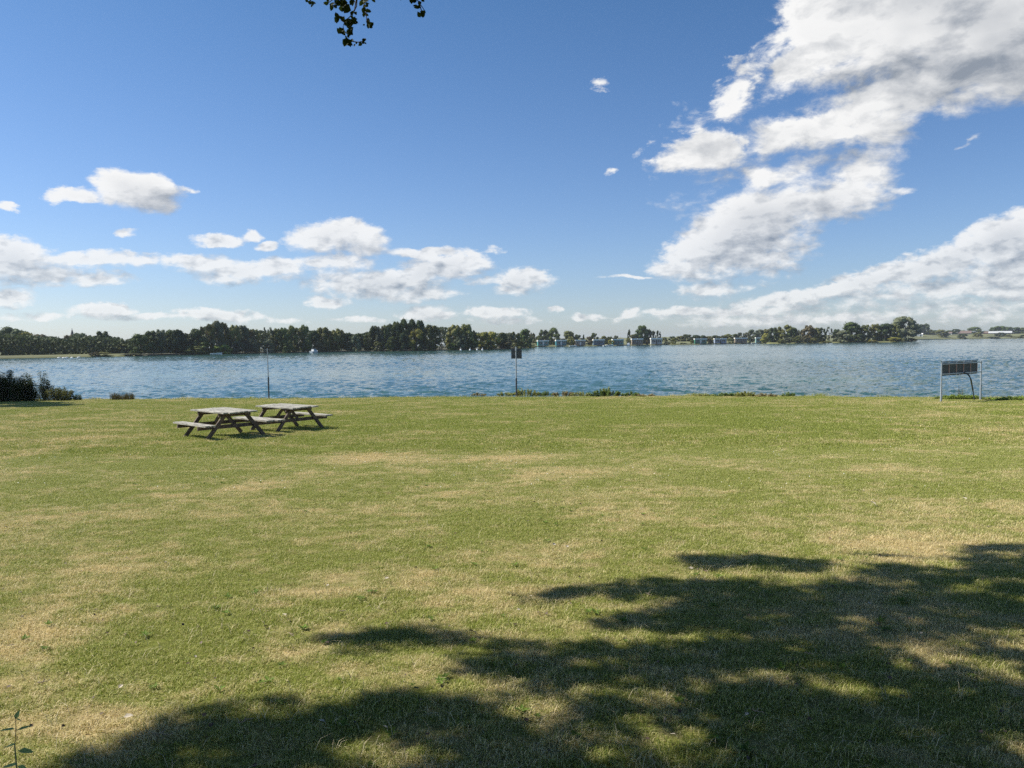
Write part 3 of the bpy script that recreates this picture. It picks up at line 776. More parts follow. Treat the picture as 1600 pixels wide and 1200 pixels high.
# ---- far right field
E1 = [(1437,14,507,'dome','dark'),(1444,13,505.5,'dome','dark'),(1452,12,515,'dome','olive'),(1462,12,516,'dome','green'),(1484,13,516,'dome','green'),(1493,12,514,'tall','dark'),(1504,12,516,'dome','green'),(1523,20,511,'dome','green'),(1540,12,517,'bush','green'),(1552,12,511,'dome','green'),(1563,17,509.5,'dome','green'),(1575,13,510.5,'dome','dark'),(1586,13,511.5,'dome','green'),(1598,14,512,'dome','green'),(1620,24,511,'dome','dark')]
row(E1, lambda p: shore_dist(FAR_SHORE, p) + 230, lambda p, d: WATER_Z + 7.6, 'beyond the far right field', 'skyline trees beyond the right field')
E2 = [(1471,17,515,'bush','olive',60),(1504,12,521,'bush','dark',6),(1528,12,519,'bush','olive',50),(1560,8,519.5,'bush','dark',60),(1567,8,519.5,'bush','dark',60),(1576,8,522.5,'bush','olive',40),(1586,16,525.5,'bush','olive',10),(1550,16,526,'bush','dark',8),(1601,14,523,'bush','dark',5)]
for i, (px, w, top, kd, tn, back) in enumerate(sorted(E2)):
    far_tree(px, w, top, kd, tn, shore_dist(FAR_SHORE, px) + back, WATER_Z + (.8 if back < 20 else 2.6), f'{LOOK[tn]} bush, {ORD[i]} from the left in the far right field', 'shrub', 'bushes in the far right field')

# ------------------------------------------------------------------ waterside lodges
def lodge(px, wpx, y_top, y_base, body, label, dist_add=4, front_deck=True):
    d = shore_dist(BAY_SHORE, px) + dist_add
    Wd = wpx / F * d; base = WATER_Z + .55; x = x_at(px, 535, d)
    H = height_at(px, y_top, d) - base
    r = empty('waterside_lodge', (x, d, base), -math.atan2(x, d) + .12, label, 'lodge', 'flat-roofed lodges along the bay')
    D = Wd * .75
    mw = mat('lodge_wall', body, 0.7, 0.15, 2)
    mb = MB(); mb.box((0, D / 2, H * .42), (Wd * .94, D, H * .76)); mb.build('wall', mw, r)
    for s in (-1, 1):
        mb = MB(); mb.box((s * Wd * .255, D / 2 - .3, H * .9), (Wd * .49, D + 1.0, H * .2)); mb.build('roof', MAT['roofwhite'], r)
        mb = MB(); mb.box((s * Wd * .24, -.06, H * .5), (Wd * .30, .1, H * .30))
        w = mb.build('window', MAT['glass'], r)
        fr = MB()
        for q in (-1, 0, 1): fr.box((s * Wd * .24 + q * Wd * .15, -.14, H * .5), (.14, .06, H * .32))
        fr.build('frame', MAT['white'], w)
    mb = MB(); mb.box((0, -.07, H * .38), (Wd * .1, .12, H * .66)); mb.build('door', MAT['white'] if px % 2 else MAT['glass'], r)
    mb = MB(); mb.box((0, -2.0, -.1), (Wd * 1.0, 3.6, .25))
    for q in range(5): mb.box((-Wd * .45 + q * Wd * .225, -3.6, -.6), (.2, .2, 1.0))
    mb.build('deck', MAT['jetty'], r)
    mb = MB()
    for q in range(9): mb.box((-Wd * .48 + q * Wd * .12, -3.7, .5), (.08, .08, 1.0))
    mb.box((0, -3.7, 1.03), (Wd, .1, .08)); mb.build('railing', MAT['jetty'], r)
    return r
TEAL, GRN, TAN, BLUE, WHT = (.06, .26, .24), (.04, .20, .13), (.27, .22, .16), (.10, .17, .24), (.55, .56, .54)
for a in [(849,18,531.6,541,TEAL,'teal lodge with pale flat roof, leftmost of the waterside lodges'),
          (877,17,531.0,540.5,(.03,.20,.24),'dark teal lodge below the pair of rounded trees'),
          (907,17,530.8,540.2,TAN,'tan lodge with pale roof, third of the lodges from left'),
          (936,18,530.0,539.8,BLUE,'grey-blue lodge with pale roof, fourth of the lodges from left'),
          (966,18,529.6,539.4,TEAL,'teal lodge with pale roof, fifth of the lodges from left'),
          (996,18,528.8,538.8,TAN,'tan lodge beneath the tallest tree of the bay'),
          (1026,18,528.0,538.2,(.45,.47,.45),'white lodge with dark green doorway below the row of poplars'),
          (1095,19,528.8,537.2,GRN,'wide dark green lodge on the open bank'),
          (1126,19,528.6,537.0,(.30,.36,.48),'pale lodge with blue glazing, second lodge left of the island'),
          (1158,19,527.6,536.4,TAN,'beige lodge with pale roof, nearest whole lodge left of the island'),
          (1188,14,527.0,536.0,(.22,.38,.36),'white and green lodge half hidden by the island tip')]:
    lodge(*a)

# church spire
d = 620; x = x_at(113.6, 540, d); zt = height_at(113.6, 513.5, d)
r = empty('church', (x, d, WATER_Z + 1), 0, 'dark pointed church spire rising above the far left treetops', 'church')
H = zt - WATER_Z - 1
mb = MB(); mb.box((0, 0, H * .3), (3.4, 3.4, H * .6)); mb.build('tower', MAT['stone'], r)
mb = MB(); mb.tube([(0, 0, H * .6), (0, 0, H * .985)], [1.9, .12], 8, smooth=False); s_ = mb.build('spire', MAT['slate'], r)
mb = MB(); mb.box((0, 0, H * 1.0), (.22, .22, H * .05)); mb.build('finial', MAT['stone'], s_)
mb = MB(); mb.box((9, 0, 3.5), (14, 7, 7)); mb.build('nave', MAT['stone'], r)
mb = MB(); mb.add([(1.9, -3.8, 7), (16.2, -3.8, 7), (16.2, 3.8, 7), (1.9, 3.8, 7), (1.9, 0, 11), (16.2, 0, 11)], [(0, 1, 5, 4), (2, 3, 4, 5), (0, 4, 3), (1, 2, 5)]); mb.build('roof', MAT['slate'], r)

# ------------------------------------------------------------------ boats, birds, buoys
def hull_mesh(L, Wd, H, sheer=.2):
    mb = MB(); ns = 12; rings = []
    for i in range(ns + 1):
        t_ = i / ns; xx = (t_ - .5) * L; w = Wd / 2 * (1 - max(0, (t_ - .45) / .55) ** 2.2) + .02; hz = H * (1 + sheer * t_ ** 2)
        rings.append([(xx, -w, hz), (xx, -w * .9, H * .45), (xx, -w * .45, -.12), (xx, w * .45, -.12), (xx, w * .9, H * .45), (xx, w, hz)])
    vs_ = [p for q in rings for p in q]; fs = []
    for i in range(ns):
        for k in range(5): fs.append((i * 6 + k, i * 6 + k + 1, (i + 1) * 6 + k + 1, (i + 1) * 6 + k))
        fs.append((i * 6 + 5, i * 6, (i + 1) * 6, (i + 1) * 6 + 5))
    fs.append((0, 1, 2, 3, 4, 5)); mb.add(vs_, fs)
    return mb
def cruiser(px, py, L, rz, label, group='boats moored on the lake'):
    p = on_water(px, py)
    r = empty('cabin_cruiser', (p.x, p.y, WATER_Z), rz, label, 'boat', group)
    hull_mesh(L, L * .36, L * .16).build('hull', MAT['white'], r)
    c = MB(); z0 = L * .16
    c.add([(-L * .3, -L * .13, z0), (L * .22, -L * .12, z0), (L * .22, L * .12, z0), (-L * .3, L * .13, z0), (-L * .28, -L * .11, z0 + L * .17), (L * .08, -L * .1, z0 + L * .17), (L * .08, L * .1, z0 + L * .17), (-L * .28, L * .11, z0 + L * .17)],
          [(0, 1, 5, 4), (1, 2, 6, 5), (2, 3, 7, 6), (3, 0, 4, 7), (4, 5, 6, 7)])
    c.build('cabin', MAT['white'], r)
    w = MB()
    for s in (-1, 1): w.box((-L * .08, s * L * .127, z0 + L * .1), (L * .26, .04, L * .06))
    w.build('window', MAT['glass'], r)
    k = MB(); k.bar((-L * .26, -L * .08, z0 + L * .17), (-L * .26, -L * .08, z0 + L * .26), .05, .05); k.bar((-L * .26, L * .08, z0 + L * .17), (-L * .26, L * .08, z0 + L * .26), .05, .05)
    k.bar((-L * .26, -L * .08, z0 + L * .26), (-L * .26, L * .08, z0 + L * .26), .05, .05); k.build('rail', MAT['galv'], r)
    return r
cruiser(491.5, 551.5, 5.0, R(70), 'white cabin cruiser moored bow-on against the dark far left trees')
def dinghy(px, py, L, rz, label, m='white'):
    p = on_water(px, py)
    r = empty('rowing_boat', (p.x, p.y, WATER_Z), rz, label, 'boat', 'small open boats by the shores')
    hull_mesh(L, L * .34, L * .13, .35).build('hull', MAT[m], r)
    mb = MB(); mb.box((-.1 * L, 0, L * .11), (L * .08, L * .3, .04)); mb.box((.15 * L, 0, L * .11), (L * .08, L * .26, .04)); mb.build('thwart', MAT['jetty'], r)
dinghy(338, 553.9, 4.6, .1, 'small white open boat at the water left of the thin pole')
dinghy(895, 541.3, 5.5, .1, 'low white boat tied up by the tan third lodge')
dinghy(947, 540.9, 4.5, .2, 'small white boat right of the grey-blue lodge, nearer the bank')
dinghy(952.5, 540.6, 6.0, .2, 'larger white boat between the grey-blue and fifth teal lodges')
dinghy(1178, 536.9, 5.0, .1, 'white boat beside the lodge half hidden by the island')
cruiser(982, 540.2, 6.5, 1.4, 'white sailing cruiser with cabin moored left of the tallest bay tree')
def swan(px, py, rz, label):
    p = on_water(px, py)
    r = empty('swan', (p.x, p.y, WATER_Z), rz, label, 'swan', 'white swans by the far left bank')
    mb = MB()
    mb.tube([(-.62, 0, .22), (-.45, 0, .16), (-.1, 0, .15), (.25, 0, .15), (.42, 0, .2)], [.03, .17, .25, .2, .08], 8)
    mb.tube([(.36, 0, .2), (.48, 0, .38), (.42, 0, .6), (.45, 0, .74), (.55, 0, .76)], [.09, .055, .045, .055, .05], 6)
    mb.build('body', MAT['white'], r)
    b = MB(); b.tube([(.59, 0, .755), (.72, 0, .72)], [.035, .01], 5); b.build('bill', MAT['rubber'], r)
for i, (px, py) in enumerate([(92.5, 559.9), (98.8, 559.9), (104.5, 559.6), (112, 559.6), (123, 559.3)]):
    swan(px, py, [0.2, 3.0, .4, 2.8, .1][i], f'white swan on the far left water, {ORD[i]} from the left of five')
def buoy(px, py, label, m='white'):
    p = on_water(px, py)
    r = empty('mooring_buoy', (p.x, p.y, WATER_Z), 0, label, 'buoy', 'buoys off the wooded point')
    mb = MB(); mb.tube([(0, 0, -.2), (0, 0, .0), (0, 0, .35), (0, 0, .62), (0, 0, .7)], [.25, .42, .45, .25, .06], 10); mb.build('float', MAT[m], r)
    mb = MB(); mb.tube([(0, 0, .68), (0, 0, 1.3)], .05, 6); mb.box((0, 0, 1.3), (.24, .24, .24)); mb.build('topmark', MAT[m], r)
for i, (px, py) in enumerate([(720, 547.6), (734.5, 547.4), (745.5, 547.3), (753.8, 547.2)]):
    buoy(px, py, f'pale buoy floating off the wooded point, {ORD[i]} from the left of four')

# far right buildings
def barn(px0, px1, ytop, ybase, back, zb, label, wall, roof, name='farm_building', cat='building', pitch=.3):
    pc = (px0 + px1) / 2; d = shore_dist(FAR_SHORE, pc) + back
    x = x_at(pc, 530, d); L = (px1 - px0) / F * d; zt = height_at(pc, ytop, d); H = zt - zb
    r = empty(name, (x, d, zb), -math.atan2(x, d), label, cat)
    mb = MB(); mb.box((0, 5, H * (1 - pitch) / 2), (L, 10, H * (1 - pitch))); mb.build('wall', wall, r)
    a = H * (1 - pitch); mb = MB()
    mb.add([(-L / 2 - .3, -.5, a), (L / 2 + .3, -.5, a), (L / 2 + .3, 10.5, a), (-L / 2 - .3, 10.5, a), (-L / 2 - .3, 5, H), (L / 2 + .3, 5, H)], [(0, 1, 5, 4), (2, 3, 4, 5), (0, 4, 3), (1, 2, 5)]); mb.build('roof', roof, r)
    k = max(1, int(L / 5))
    for q in range(min(k, 8)):
        mb = MB(); mb.box((-L / 2 + L * (q + .5) / min(k, 8), -.05, a * .5), (min(2.0, L * .3), .1, a * .35)); mb.build('window', MAT['glass'], r)
barn(1547, 1578, 517.3, 521, 190, WATER_Z + 7.0, 'long low building with white roof on the far right field', MAT['stone'], MAT['dullwhite'], 'long_shed', 'shed', .55)
barn(1429, 1441, 520.5, 524, 120, WATER_Z + 4.0, 'small white-walled shed at the right end of the island', MAT['white'], MAT['roofwhite'], 'shed', 'shed')
barn(1498, 1516, 516.8, 521.5, 205, WATER_Z + 7.0, 'farmhouse with brown tiled roof left of the large skyline tree', MAT['paleback'], MAT['tileroof'], 'farmhouse', 'house', .6)
barn(1533, 1546, 517.8, 521.5, 210, WATER_Z + 7.0, 'red brick house left of the long white roof', MAT['brick'], MAT['tileroof'], 'brick_house', 'house', .5)
barn(1483, 1487, 518.5, 522.8, 180, WATER_Z + 6.5, 'tiny white cottage gable in the far right field', MAT['white'], MAT['tileroof'], 'cottage', 'house', .4)

# ------------------------------------------------------------------ picnic tables
def picnic_table(loc, rz, label, seed=3):
    r = empty('picnic_table', loc, rz, label, 'picnic table', 'picnic tables on the lawn')
    L, HT, HS = 1.70, 0.66, 0.38
    rnd = random.Random(int(loc[0] * 10))
    mb = MB(); n = 7; tw = .90; pw = tw / n
    for i in range(n):
        e = rnd.uniform(-.03, .03)
        mb.box((e, -tw / 2 + pw * (i + .5), HT - .019 + rnd.uniform(-.006, .006)), (L, pw - .012, .032))
    mb.build('tabletop', MAT['wood'], r)
    for s in (-1, 1):
        mb = MB()
        for i in range(2): mb.box((rnd.uniform(-.03, .03), s * (.72 + .125 * i), HS - .019), (L, .118, .036))
        mb.build('bench', MAT['wood'], r)
    for sx in (-1, 1):
        xx = sx * .57
        for s in (-1, 1):
            mb = MB(); mb.bar((xx, s * .24, HT - .04), (xx, s * .76, -.01), .042, .09, up=(0, 0, 1)); mb.build('leg', MAT['woodleg'], r)
        mb = MB(); mb.bar((xx - sx * .045, -.95, HS - .082), (xx - sx * .045, .95, HS - .082), .042, .09); mb.build('bench_support', MAT['woodleg'], r)
        mb = MB(); mb.bar((xx - sx * .045, -.42, HT - .082), (xx - sx * .045, .42, HT - .082), .042, .085); mb.build('top_batten', MAT['woodleg'], r)
        mb = MB(); mb.bar((xx - sx * .08, 0, HS - .08), (sx * .12, 0, HT - .05), .07, .042, up=(0, 1, 0)); mb.build('brace', MAT['woodleg'], r)
    return r
def seat_table(pxs, rz, label):
    ps = [ground(*p) for p in pxs]; c = sum(ps, Vector()) / len(ps)
    return picnic_table(c, rz, label)
seat_table([(293, 683), (408, 679.5)], R(-42), 'weathered wooden picnic table nearer the camera, left of its twin')
seat_table([(397, 671), (501.5, 670)], R(-38), 'weathered wooden picnic table behind and right of the nearer one')

# ------------------------------------------------------------------ posts and boards
p = ground(807, 619); zt = height_at(807, 541.5, p.y)
r = empty('sign_post', p, 0, 'square grey sign seen from behind on a pale metal post by the water', 'sign')
h = zt - p.z
mb = MB(); mb.tube([(0, 0, -.1), (0, 0, h)], .038, 12); mb.build('post', MAT['galv'], r)
mb = MB(); mb.tube([(.0, 0, -.1), (.0, 0, h * .36)], .046, 12); mb.build('sleeve', MAT['darkpole'], r)
zb = height_at(807, 560.5, p.y) - p.z; z1 = height_at(807, 545.0, p.y) - p.z
mb = MB(); mb.box((.03, .07, (zb + z1) / 2), (.60, .012, z1 - zb)); pl = mb.build('sign_plate', MAT['signback'], r)
mb = MB()
for q in (.22, .78): mb.box((.03, .052, zb + (z1 - zb) * q), (.56, .022, .035))
mb.build('channel', MAT['signback'], pl)
mb = MB()
for q in (.22, .78): mb.box((0, .0, zb + (z1 - zb) * q), (.10, .095, .03))
mb.build('clamp', MAT['galv'], r)

p = ground(420.2, 622); zt = height_at(420.2, 544.5, p.y)
r = empty('sign_pole', p, 0, 'thin dark pole with a small wide sign, behind the picnic tables', 'sign pole')
h = zt - p.z
mb = MB(); mb.tube([(0, 0, -.1), (0, 0, h * .43)], .042, 10); mb.build('lower_pole', MAT['darkpole'], r)
mb = MB(); mb.tube([(0, 0, h * .43), (-.01, 0, h)], .028, 10); mb.build('upper_pole', MAT['galv'], r)
z1 = height_at(420, 546.2, p.y) - p.z
mb = MB(); mb.box((-.01, .045, z1 - .09), (.50, .014, .17)); pl = mb.build('sign_plate', MAT['signback'], r)
mb = MB(); mb.box((-.01, .03, z1 - .005), (.52, .03, .03)); mb.build('rim', MAT['paleback'], pl)

# start board: five dark panels in a frame between two posts
pa = ground(1470.3, 628.5); 
d2 = 32.4; xb = x_at(1532.5, 600, d2); pb = Vector((xb, d2, lawn_z(xb, d2)))
r = empty('lakeside_board', pa, 0, 'board of five dark panels between two galvanised posts at the lake edge', 'board')
def loc(q): return Vector(q) - pa
topz = height_at(1470, 567.5, pa.y) - pa.z
ax = (pb - pa); ax.z = 0; LL = ax.length; ax.normalize(); nrm = Vector((-ax.y, ax.x, 0))
for k, base in enumerate((Vector((0, 0, 0)), pb - pa)):
    mb = MB(); mb.tube([base + Vector((0, 0, -.15)), Vector((base.x, base.y, topz))], .028, 12)
    mb.tube([Vector((base.x, base.y, topz)), Vector((base.x, base.y, topz + .02))], .034, 12)
    po = mb.build('post', MAT['galv'], r)
    mb = MB(); mb.tube([base + Vector((0, 0, -.16)), base + Vector((0, 0, .62))], .038, 12); mb.build('sleeve', MAT['galv'], po)
pb_ = pb - pa; ph = .40
for nm, z in (('top_rail', topz - .04), ('bottom_rail', topz - .04 - ph)):
    mb = MB(); mb.bar(Vector((0, 0, z)), Vector((pb_.x, pb_.y, z)), .04, .04); mb.build(nm, MAT['galv'], r)
for k in range(5):
    c = ax * (LL * (.03 + .18 * (k + .5))) + nrm * .06
    m_ = Matrix((ax, nrm, Vector((0, 0, 1)))).transposed()
    mb = MB(); mb.box(c + Vector((0, 0, topz - .05 - ph / 2)), (LL * .155, .035, ph + .12), m_); pn = mb.build('panel', MAT['panel'], r)
    mb = MB(); mb.box(c + Vector((0, 0, topz + .045)), (LL * .158, .10, .03), m_); mb.build('cap', MAT['panel'], pn)
    mb = MB(); mb.box(c + ax * (LL * .083) + Vector((0, 0, topz - .05 - ph / 2)), (.035, .045, ph + .06), m_); mb.build('edge', MAT['redpaint'], pn)
y_ = (pa.y + pb.y) / 2
def bp(px, py, yy): return loc((x_at(px, py, yy), yy, height_at(px, py, yy)))
g_ = ground(1522.8, 625.5); g_y = g_.y
mb = MB(); mb.tube([bp(1499, 581.5, y_ + .1), bp(1506, 582.5, y_ + .05), bp(1512, 584.5, y_), bp(1515, 588, y_ - .05), bp(1517, 593, y_ - .1), bp(1520, 609, g_y + .1), loc(g_ - Vector((0, 0, .05)))], [.03, .03, .03, .03, .03, .028, .028], 8)
mb.build('bent_pipe', MAT['darkpole'], r)

# ------------------------------------------------------------------ near vegetation along the lake edge
def leafy_shrub(px, wpx, py_top, py_base, tint, label, n=1600, lsz=.09, spiky=.5, group='shrubs on the near lake bank', stems=14, name='bank_shrub', ydist=None):
    b = ground(px, py_base) if ydist is None else Vector((x_at(px, py_base, ydist), ydist, lawn_z(x_at(px, py_base, ydist), ydist)))
    H = height_at(px, py_top, b.y) - b.z; Wd = wpx / F * b.y
    r = empty(name, b, 0, label, 'shrub', group)
    rnd = random.Random(int(px * 7 + wpx)); mb = MB(); st = MB()
    per = max(10, n // stems)
    for _ in range(stems):
        u = rnd.uniform(-1, 1); x0 = u * Wd * .5; y0 = rnd.uniform(-.5, .5) * min(Wd, 1.6) * .6
        h = H * (1 - spiky * rnd.random()) * (1 - .55 * abs(u) ** 2.5)
        top = Vector((x0 + rnd.uniform(-.12, .12) * H, y0 + rnd.uniform(-.1, .1) * H, h))
        st.tube([(x0 * .7, y0 * .7, -.03), ((x0 + top.x) / 2, y0, h * .5), top], [.012, .009, .003], 4)
        for _k in range(per):
            t_ = rnd.random() ** .75
            c = Vector((x0 * .7, y0 * .7, 0)).lerp(top, t_)
            rr = (.20 * (1 - t_) + .045) * min(1.6, max(.4, H))
            a = rnd.uniform(0, 6.28)
            c += Vector((math.cos(a) * rr * rnd.random(), math.sin(a) * rr * rnd.random(), rnd.gauss(0, .03)))
            if c.z < .01: c.z = .02
            leaf(mb, c, (math.cos(a), math.sin(a), rnd.uniform(-.2, .9)), (rnd.gauss(0, .5), rnd.gauss(0, .5), 1), lsz * rnd.uniform(.6, 1.3), lsz * rnd.uniform(.4, .7), rnd.random())
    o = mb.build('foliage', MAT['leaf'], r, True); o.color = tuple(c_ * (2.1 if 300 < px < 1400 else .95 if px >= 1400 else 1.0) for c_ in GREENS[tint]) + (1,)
    st.build('stems', MAT['bark'], r)
    return r
leafy_shrub(-14, 50, 574, 628, 'dark', 'dark tall shrub cut off by the left photo edge', 12000, .075, .45, stems=80)
leafy_shrub(14, 44, 576, 628, 'dark', 'large dark leafy shrub at the left edge of the lake bank', 12000, .075, .45, stems=80)
leafy_shrub(40, 34, 583, 627, 'dark', 'dark leafy shrub sloping down beside the large left one', 9000, .075, .5, stems=56)
leafy_shrub(70, 18, 577, 626, 'dark', 'slender upright dark shrub with spires of leaves by the lake', 3600, .07, .6, stems=14)
leafy_shrub(93, 44, 604, 626, 'olive', 'low yellow-green shrub right of the slender dark one', 3800, .08, .4, stems=34)
leafy_shrub(122, 16, 616, 625.5, 'green', 'tiny rounded shrub ending the left bank hedge', 500, .07, .3, stems=8)
# reeds
p = ground(191, 625); r = empty('reed_clump', p, 0, 'isolated clump of brownish reeds on the left lake edge', 'reeds')
rnd = random.Random(5); mb = MB()
for _ in range(420):
    x0 = rnd.uniform(-.62, .62); y0 = rnd.uniform(-.25, .25); h = rnd.uniform(.22, .52) * (1 - .35 * (abs(x0) < .12)); a = rnd.uniform(0, 6.28); l = rnd.uniform(.02, .2)
    s = Vector((rnd.uniform(.5, 1), rnd.uniform(-.5, .5), 0)).normalized() * .007
    q0, q1, q2 = Vector((x0, y0, -.03)), Vector((x0 + l * .3 * math.cos(a), y0, h * .6)), Vector((x0 + l * math.cos(a), y0 + l * math.sin(a), h))
    mb.add([q0 - s, q0 + s, q1 + s, q1 - s, q2], [(0, 1, 2, 3), (3, 2, 4)], False, rnd.random())
o = mb.build('blades', MAT['leaf'], r, True); o.color = (.14, .12, .055, 1)
for a in [(748,26,614.5,618.5,'brown','sparse low weeds at the left start of the centre bank growth'),
          (790,30,613,618.5,'olive','thin low weeds just left of the square sign post'),
          (822,42,607.5,618.5,'olive','thick low bush around the foot of the square sign post'),
          (852,30,612,618.5,'green','small green bush right of the sign post bush'),
          (880,34,610.5,618.8,'brown','brownish weed clump between the two thickest bank bushes'),
          (908,30,612.5,619,'olive','low weed clump left of the largest bank bush'),
          (945,52,608,619.5,'green','largest green bush on the centre lake bank'),
          (948,10,600,619,'olive','single tall weed standing above the largest bank bush'),
          (985,32,612.5,619.5,'green','small green bush right of the largest bank bush'),
          (1012,34,616,619.6,'brown','sparse weeds trailing off to the right of the centre bushes'),
          (1100,34,616,619.4,'olive','thin weeds starting the right-hand bank growth'),
          (1134,36,614,619.6,'green','low green weed bush on the right-hand bank growth'),
          (1163,36,612,619.8,'olive','tallest bush of the right-hand bank growth'),
          (1195,34,615.5,620,'brown','low brown weeds right of the tallest right-hand bush'),
          (1231,22,613,620,'green','small lone green bush ending the right-hand bank growth')]:
    leafy_shrub(*a[:6], n=int(60 * a[1] * max(.5, (a[3] - a[2]) / 8)), lsz=.055, spiky=.45, group='low bushes on the near lake bank', stems=max(3, int(a[1] * .5)), name='bank_bush')
leafy_shrub(1500, 70, 617.5, 624, 'bright', 'lush green clover patch beneath the five-panel board', n=5200, lsz=.055, spiky=.6, stems=130, name='clover_patch', group=None)
leafy_shrub(1590, 90, 620.5, 625.5, 'bright', 'lush green clover patch right of the five-panel board', n=4200, lsz=.055, spiky=.6, stems=120, name='clover_patch', group=None)
leafy_shrub(1502.5, 8, 595, 621.5, 'brown', 'thin dry weed stalk standing under the five-panel board', n=70, lsz=.05, spiky=.7, stems=4, name='weed_stalk', group=None)

# daisies and clover heads speckling the turf (too many to count)
rnd = random.Random(12); mb = MB()
for _ in range(1300):
    px = rnd.uniform(-60, 1660); py = 622 + 150 * rnd.random() ** 2.2 if px < 1300 or rnd.random() < .5 else rnd.uniform(624, 634)
    p = ground(px, py)
    if p.y > shore_y(p.x) - .5: continue
    s = rnd.uniform(.006, .015)
    mb.quad(p + Vector((0, 0, .045)), (rnd.gauss(-.2, .5), rnd.gauss(-.4, .5), 1), s, s, rnd.uniform(0, 3), rhomb=True)
tag(mb.build('daisies', MAT['flower']), 'tiny white daisies and clover heads speckled across the turf', 'flowers', kind='stuff')

# ragged fringe of longer grass along the lawn's edge, straw stalks and broad weeds in the turf (too many to count)
def blade(mb, p, h, lean, a, w, sh):
    s_ = Vector((-math.sin(a), math.cos(a), 0)) * w; d_ = Vector((math.cos(a), math.sin(a), 0))
    q0, q1, q2 = p, p + d_ * h * lean * .35 + Vector((0, 0, h * .6)), p + d_ * h * lean + Vector((0, 0, h * (1 - .3 * lean)))
    mb.add([q0 - s_, q0 + s_, q1 + s_ * .8, q1 - s_ * .8, q2], [(0, 1, 2, 3), (3, 2, 4)], False, sh)
rnd = random.Random(21); mb = MB()
for _ in range(26000):
    x = rnd.uniform(-42, 34)
    dens_ = .5 + noise.noise(Vector((x * .7, 1, 1))) + .6 * noise.noise(Vector((x * .13, 4, 1)))
    if rnd.random() > dens_: continue
    y = shore_y(x) - abs(rnd.gauss(0, .22)) + .12
    h = rnd.uniform(.03, .14) * (1 + 1.6 * max(0, noise.noise(Vector((x * .9, 7, 1)))))
    blade(mb, Vector((x, y, lawn_z(x, y) - .02)), h, rnd.uniform(.1, .8), rnd.uniform(0, 6.28), .006, rnd.random())
tag(mb.build('edge_grass', MAT['blade'], None, True), 'longer ragged grass fringing the lake edge of the lawn', 'grass', kind='stuff')
mb = MB()
for _ in range(2600):
    y = 1.5 + 13 * rnd.random() ** 1.5; x = rnd.uniform(-1, 1) * (.72 * y + 1)
    p = Vector((x, y, lawn_z(x, y)))
    for _k in range(rnd.choice((1, 1, 2, 4))):
        blade(mb, p + Vector((rnd.gauss(0, .02), rnd.gauss(0, .02), 0)), rnd.uniform(.035, .085), rnd.uniform(.4, 1.6), rnd.uniform(0, 6.28), .0012, 1.0)
o = mb.build('dry_stalks', mat('straw', (0.62, 0.53, 0.33), .7, .3, 8), None, False)
tag(o, 'thin pale straw stalks sticking out of the near turf', 'grass', kind='stuff')
mb = MB()
for _ in range(420):
    y = 2.2 + 22 * rnd.random() ** 1.3; x = rnd.uniform(-1, 1) * (.72 * y + 1)
    if noise.noise(Vector((x * .35, y * .35, 5))) < -.05: continue
    p = Vector((x, y, lawn_z(x, y) + .012)); n_ = rnd.randint(5, 9); r0 = rnd.uniform(.02, .045)
    for k in range(n_):
        a = 6.283 * k / n_ + rnd.uniform(-.3, .3)
        leaf(mb, p, (math.cos(a), math.sin(a), rnd.uniform(.1, .6)), (0, 0, 1), r0 * rnd.uniform(.7, 1.2), r0 * .45, rnd.random())
o = mb.build('lawn_weeds', MAT['leaf'], None, True); o.color = (.12, .19, .035, 1)
tag(o, 'small flat rosettes of broad-leaved weeds in the turf', 'weeds', kind='stuff')
mb = MB()
for _ in range(900):
    y = 1.8 + 12 * rnd.random() ** 1.4; x = rnd.uniform(-1, 1) * (.72 * y + 1)
    p = Vector((x, y, lawn_z(x, y) + .018)); a = rnd.uniform(0, 6.28); l = rnd.uniform(.008, .03)
    leaf(mb, p, (math.cos(a), math.sin(a), rnd.uniform(-.2, .3)), (rnd.gauss(0, .5), rnd.gauss(0, .5), 1), l, l * .7)
tag(mb.build('leaf_litter', MAT['darkleaf']), 'scattered dark crumbs of dead leaf in the near grass', 'leaf litter', kind='stuff')

# ------------------------------------------------------------------ fallen leaves, twigs
def fallen(px, py, size, label, kind='leaf', m='deadleaf', rz=0.0):
    p = ground(px, py) + Vector((0, 0, .035))
    mb = MB(); rnd = random.Random(int(px * 3 + py))
    L = .78 * size / F * math.hypot(p.y, p.x)
    if kind == 'leaf':
        leaf(mb, (-L / 2, 0, .008), (1, .1, .1), (.0, -.35, 1), L, L * .75)
        mb.tube([(-L / 2, 0, .008), (-L * .85, .01, .0)], L * .02, 4)
        o = mb.build('fallen_leaf', MAT[m]); cat = 'leaf'; g_ = 'fallen leaves on the lawn'
    else:
        n = 5; pts_ = [(-L / 2 + L * i / n, rnd.uniform(-.06, .06) * L, .005 + rnd.uniform(0, .012)) for i in range(n + 1)]
        mb.tube(pts_, [.0032] * 3 + [.002] * 3, 5); mb.tube([pts_[2], Vector(pts_[2]) + Vector((L * .15, L * .18, .01))], [.004, .002], 4)
        o = mb.build('fallen_twig', MAT[m]); cat = 'twig'; g_ = 'fallen twigs on the lawn'
    o.location = p; o.rotation_euler = (rnd.uniform(-.25, .25), rnd.uniform(-.25, .25), rz)
    tag(o, label, cat, g_)
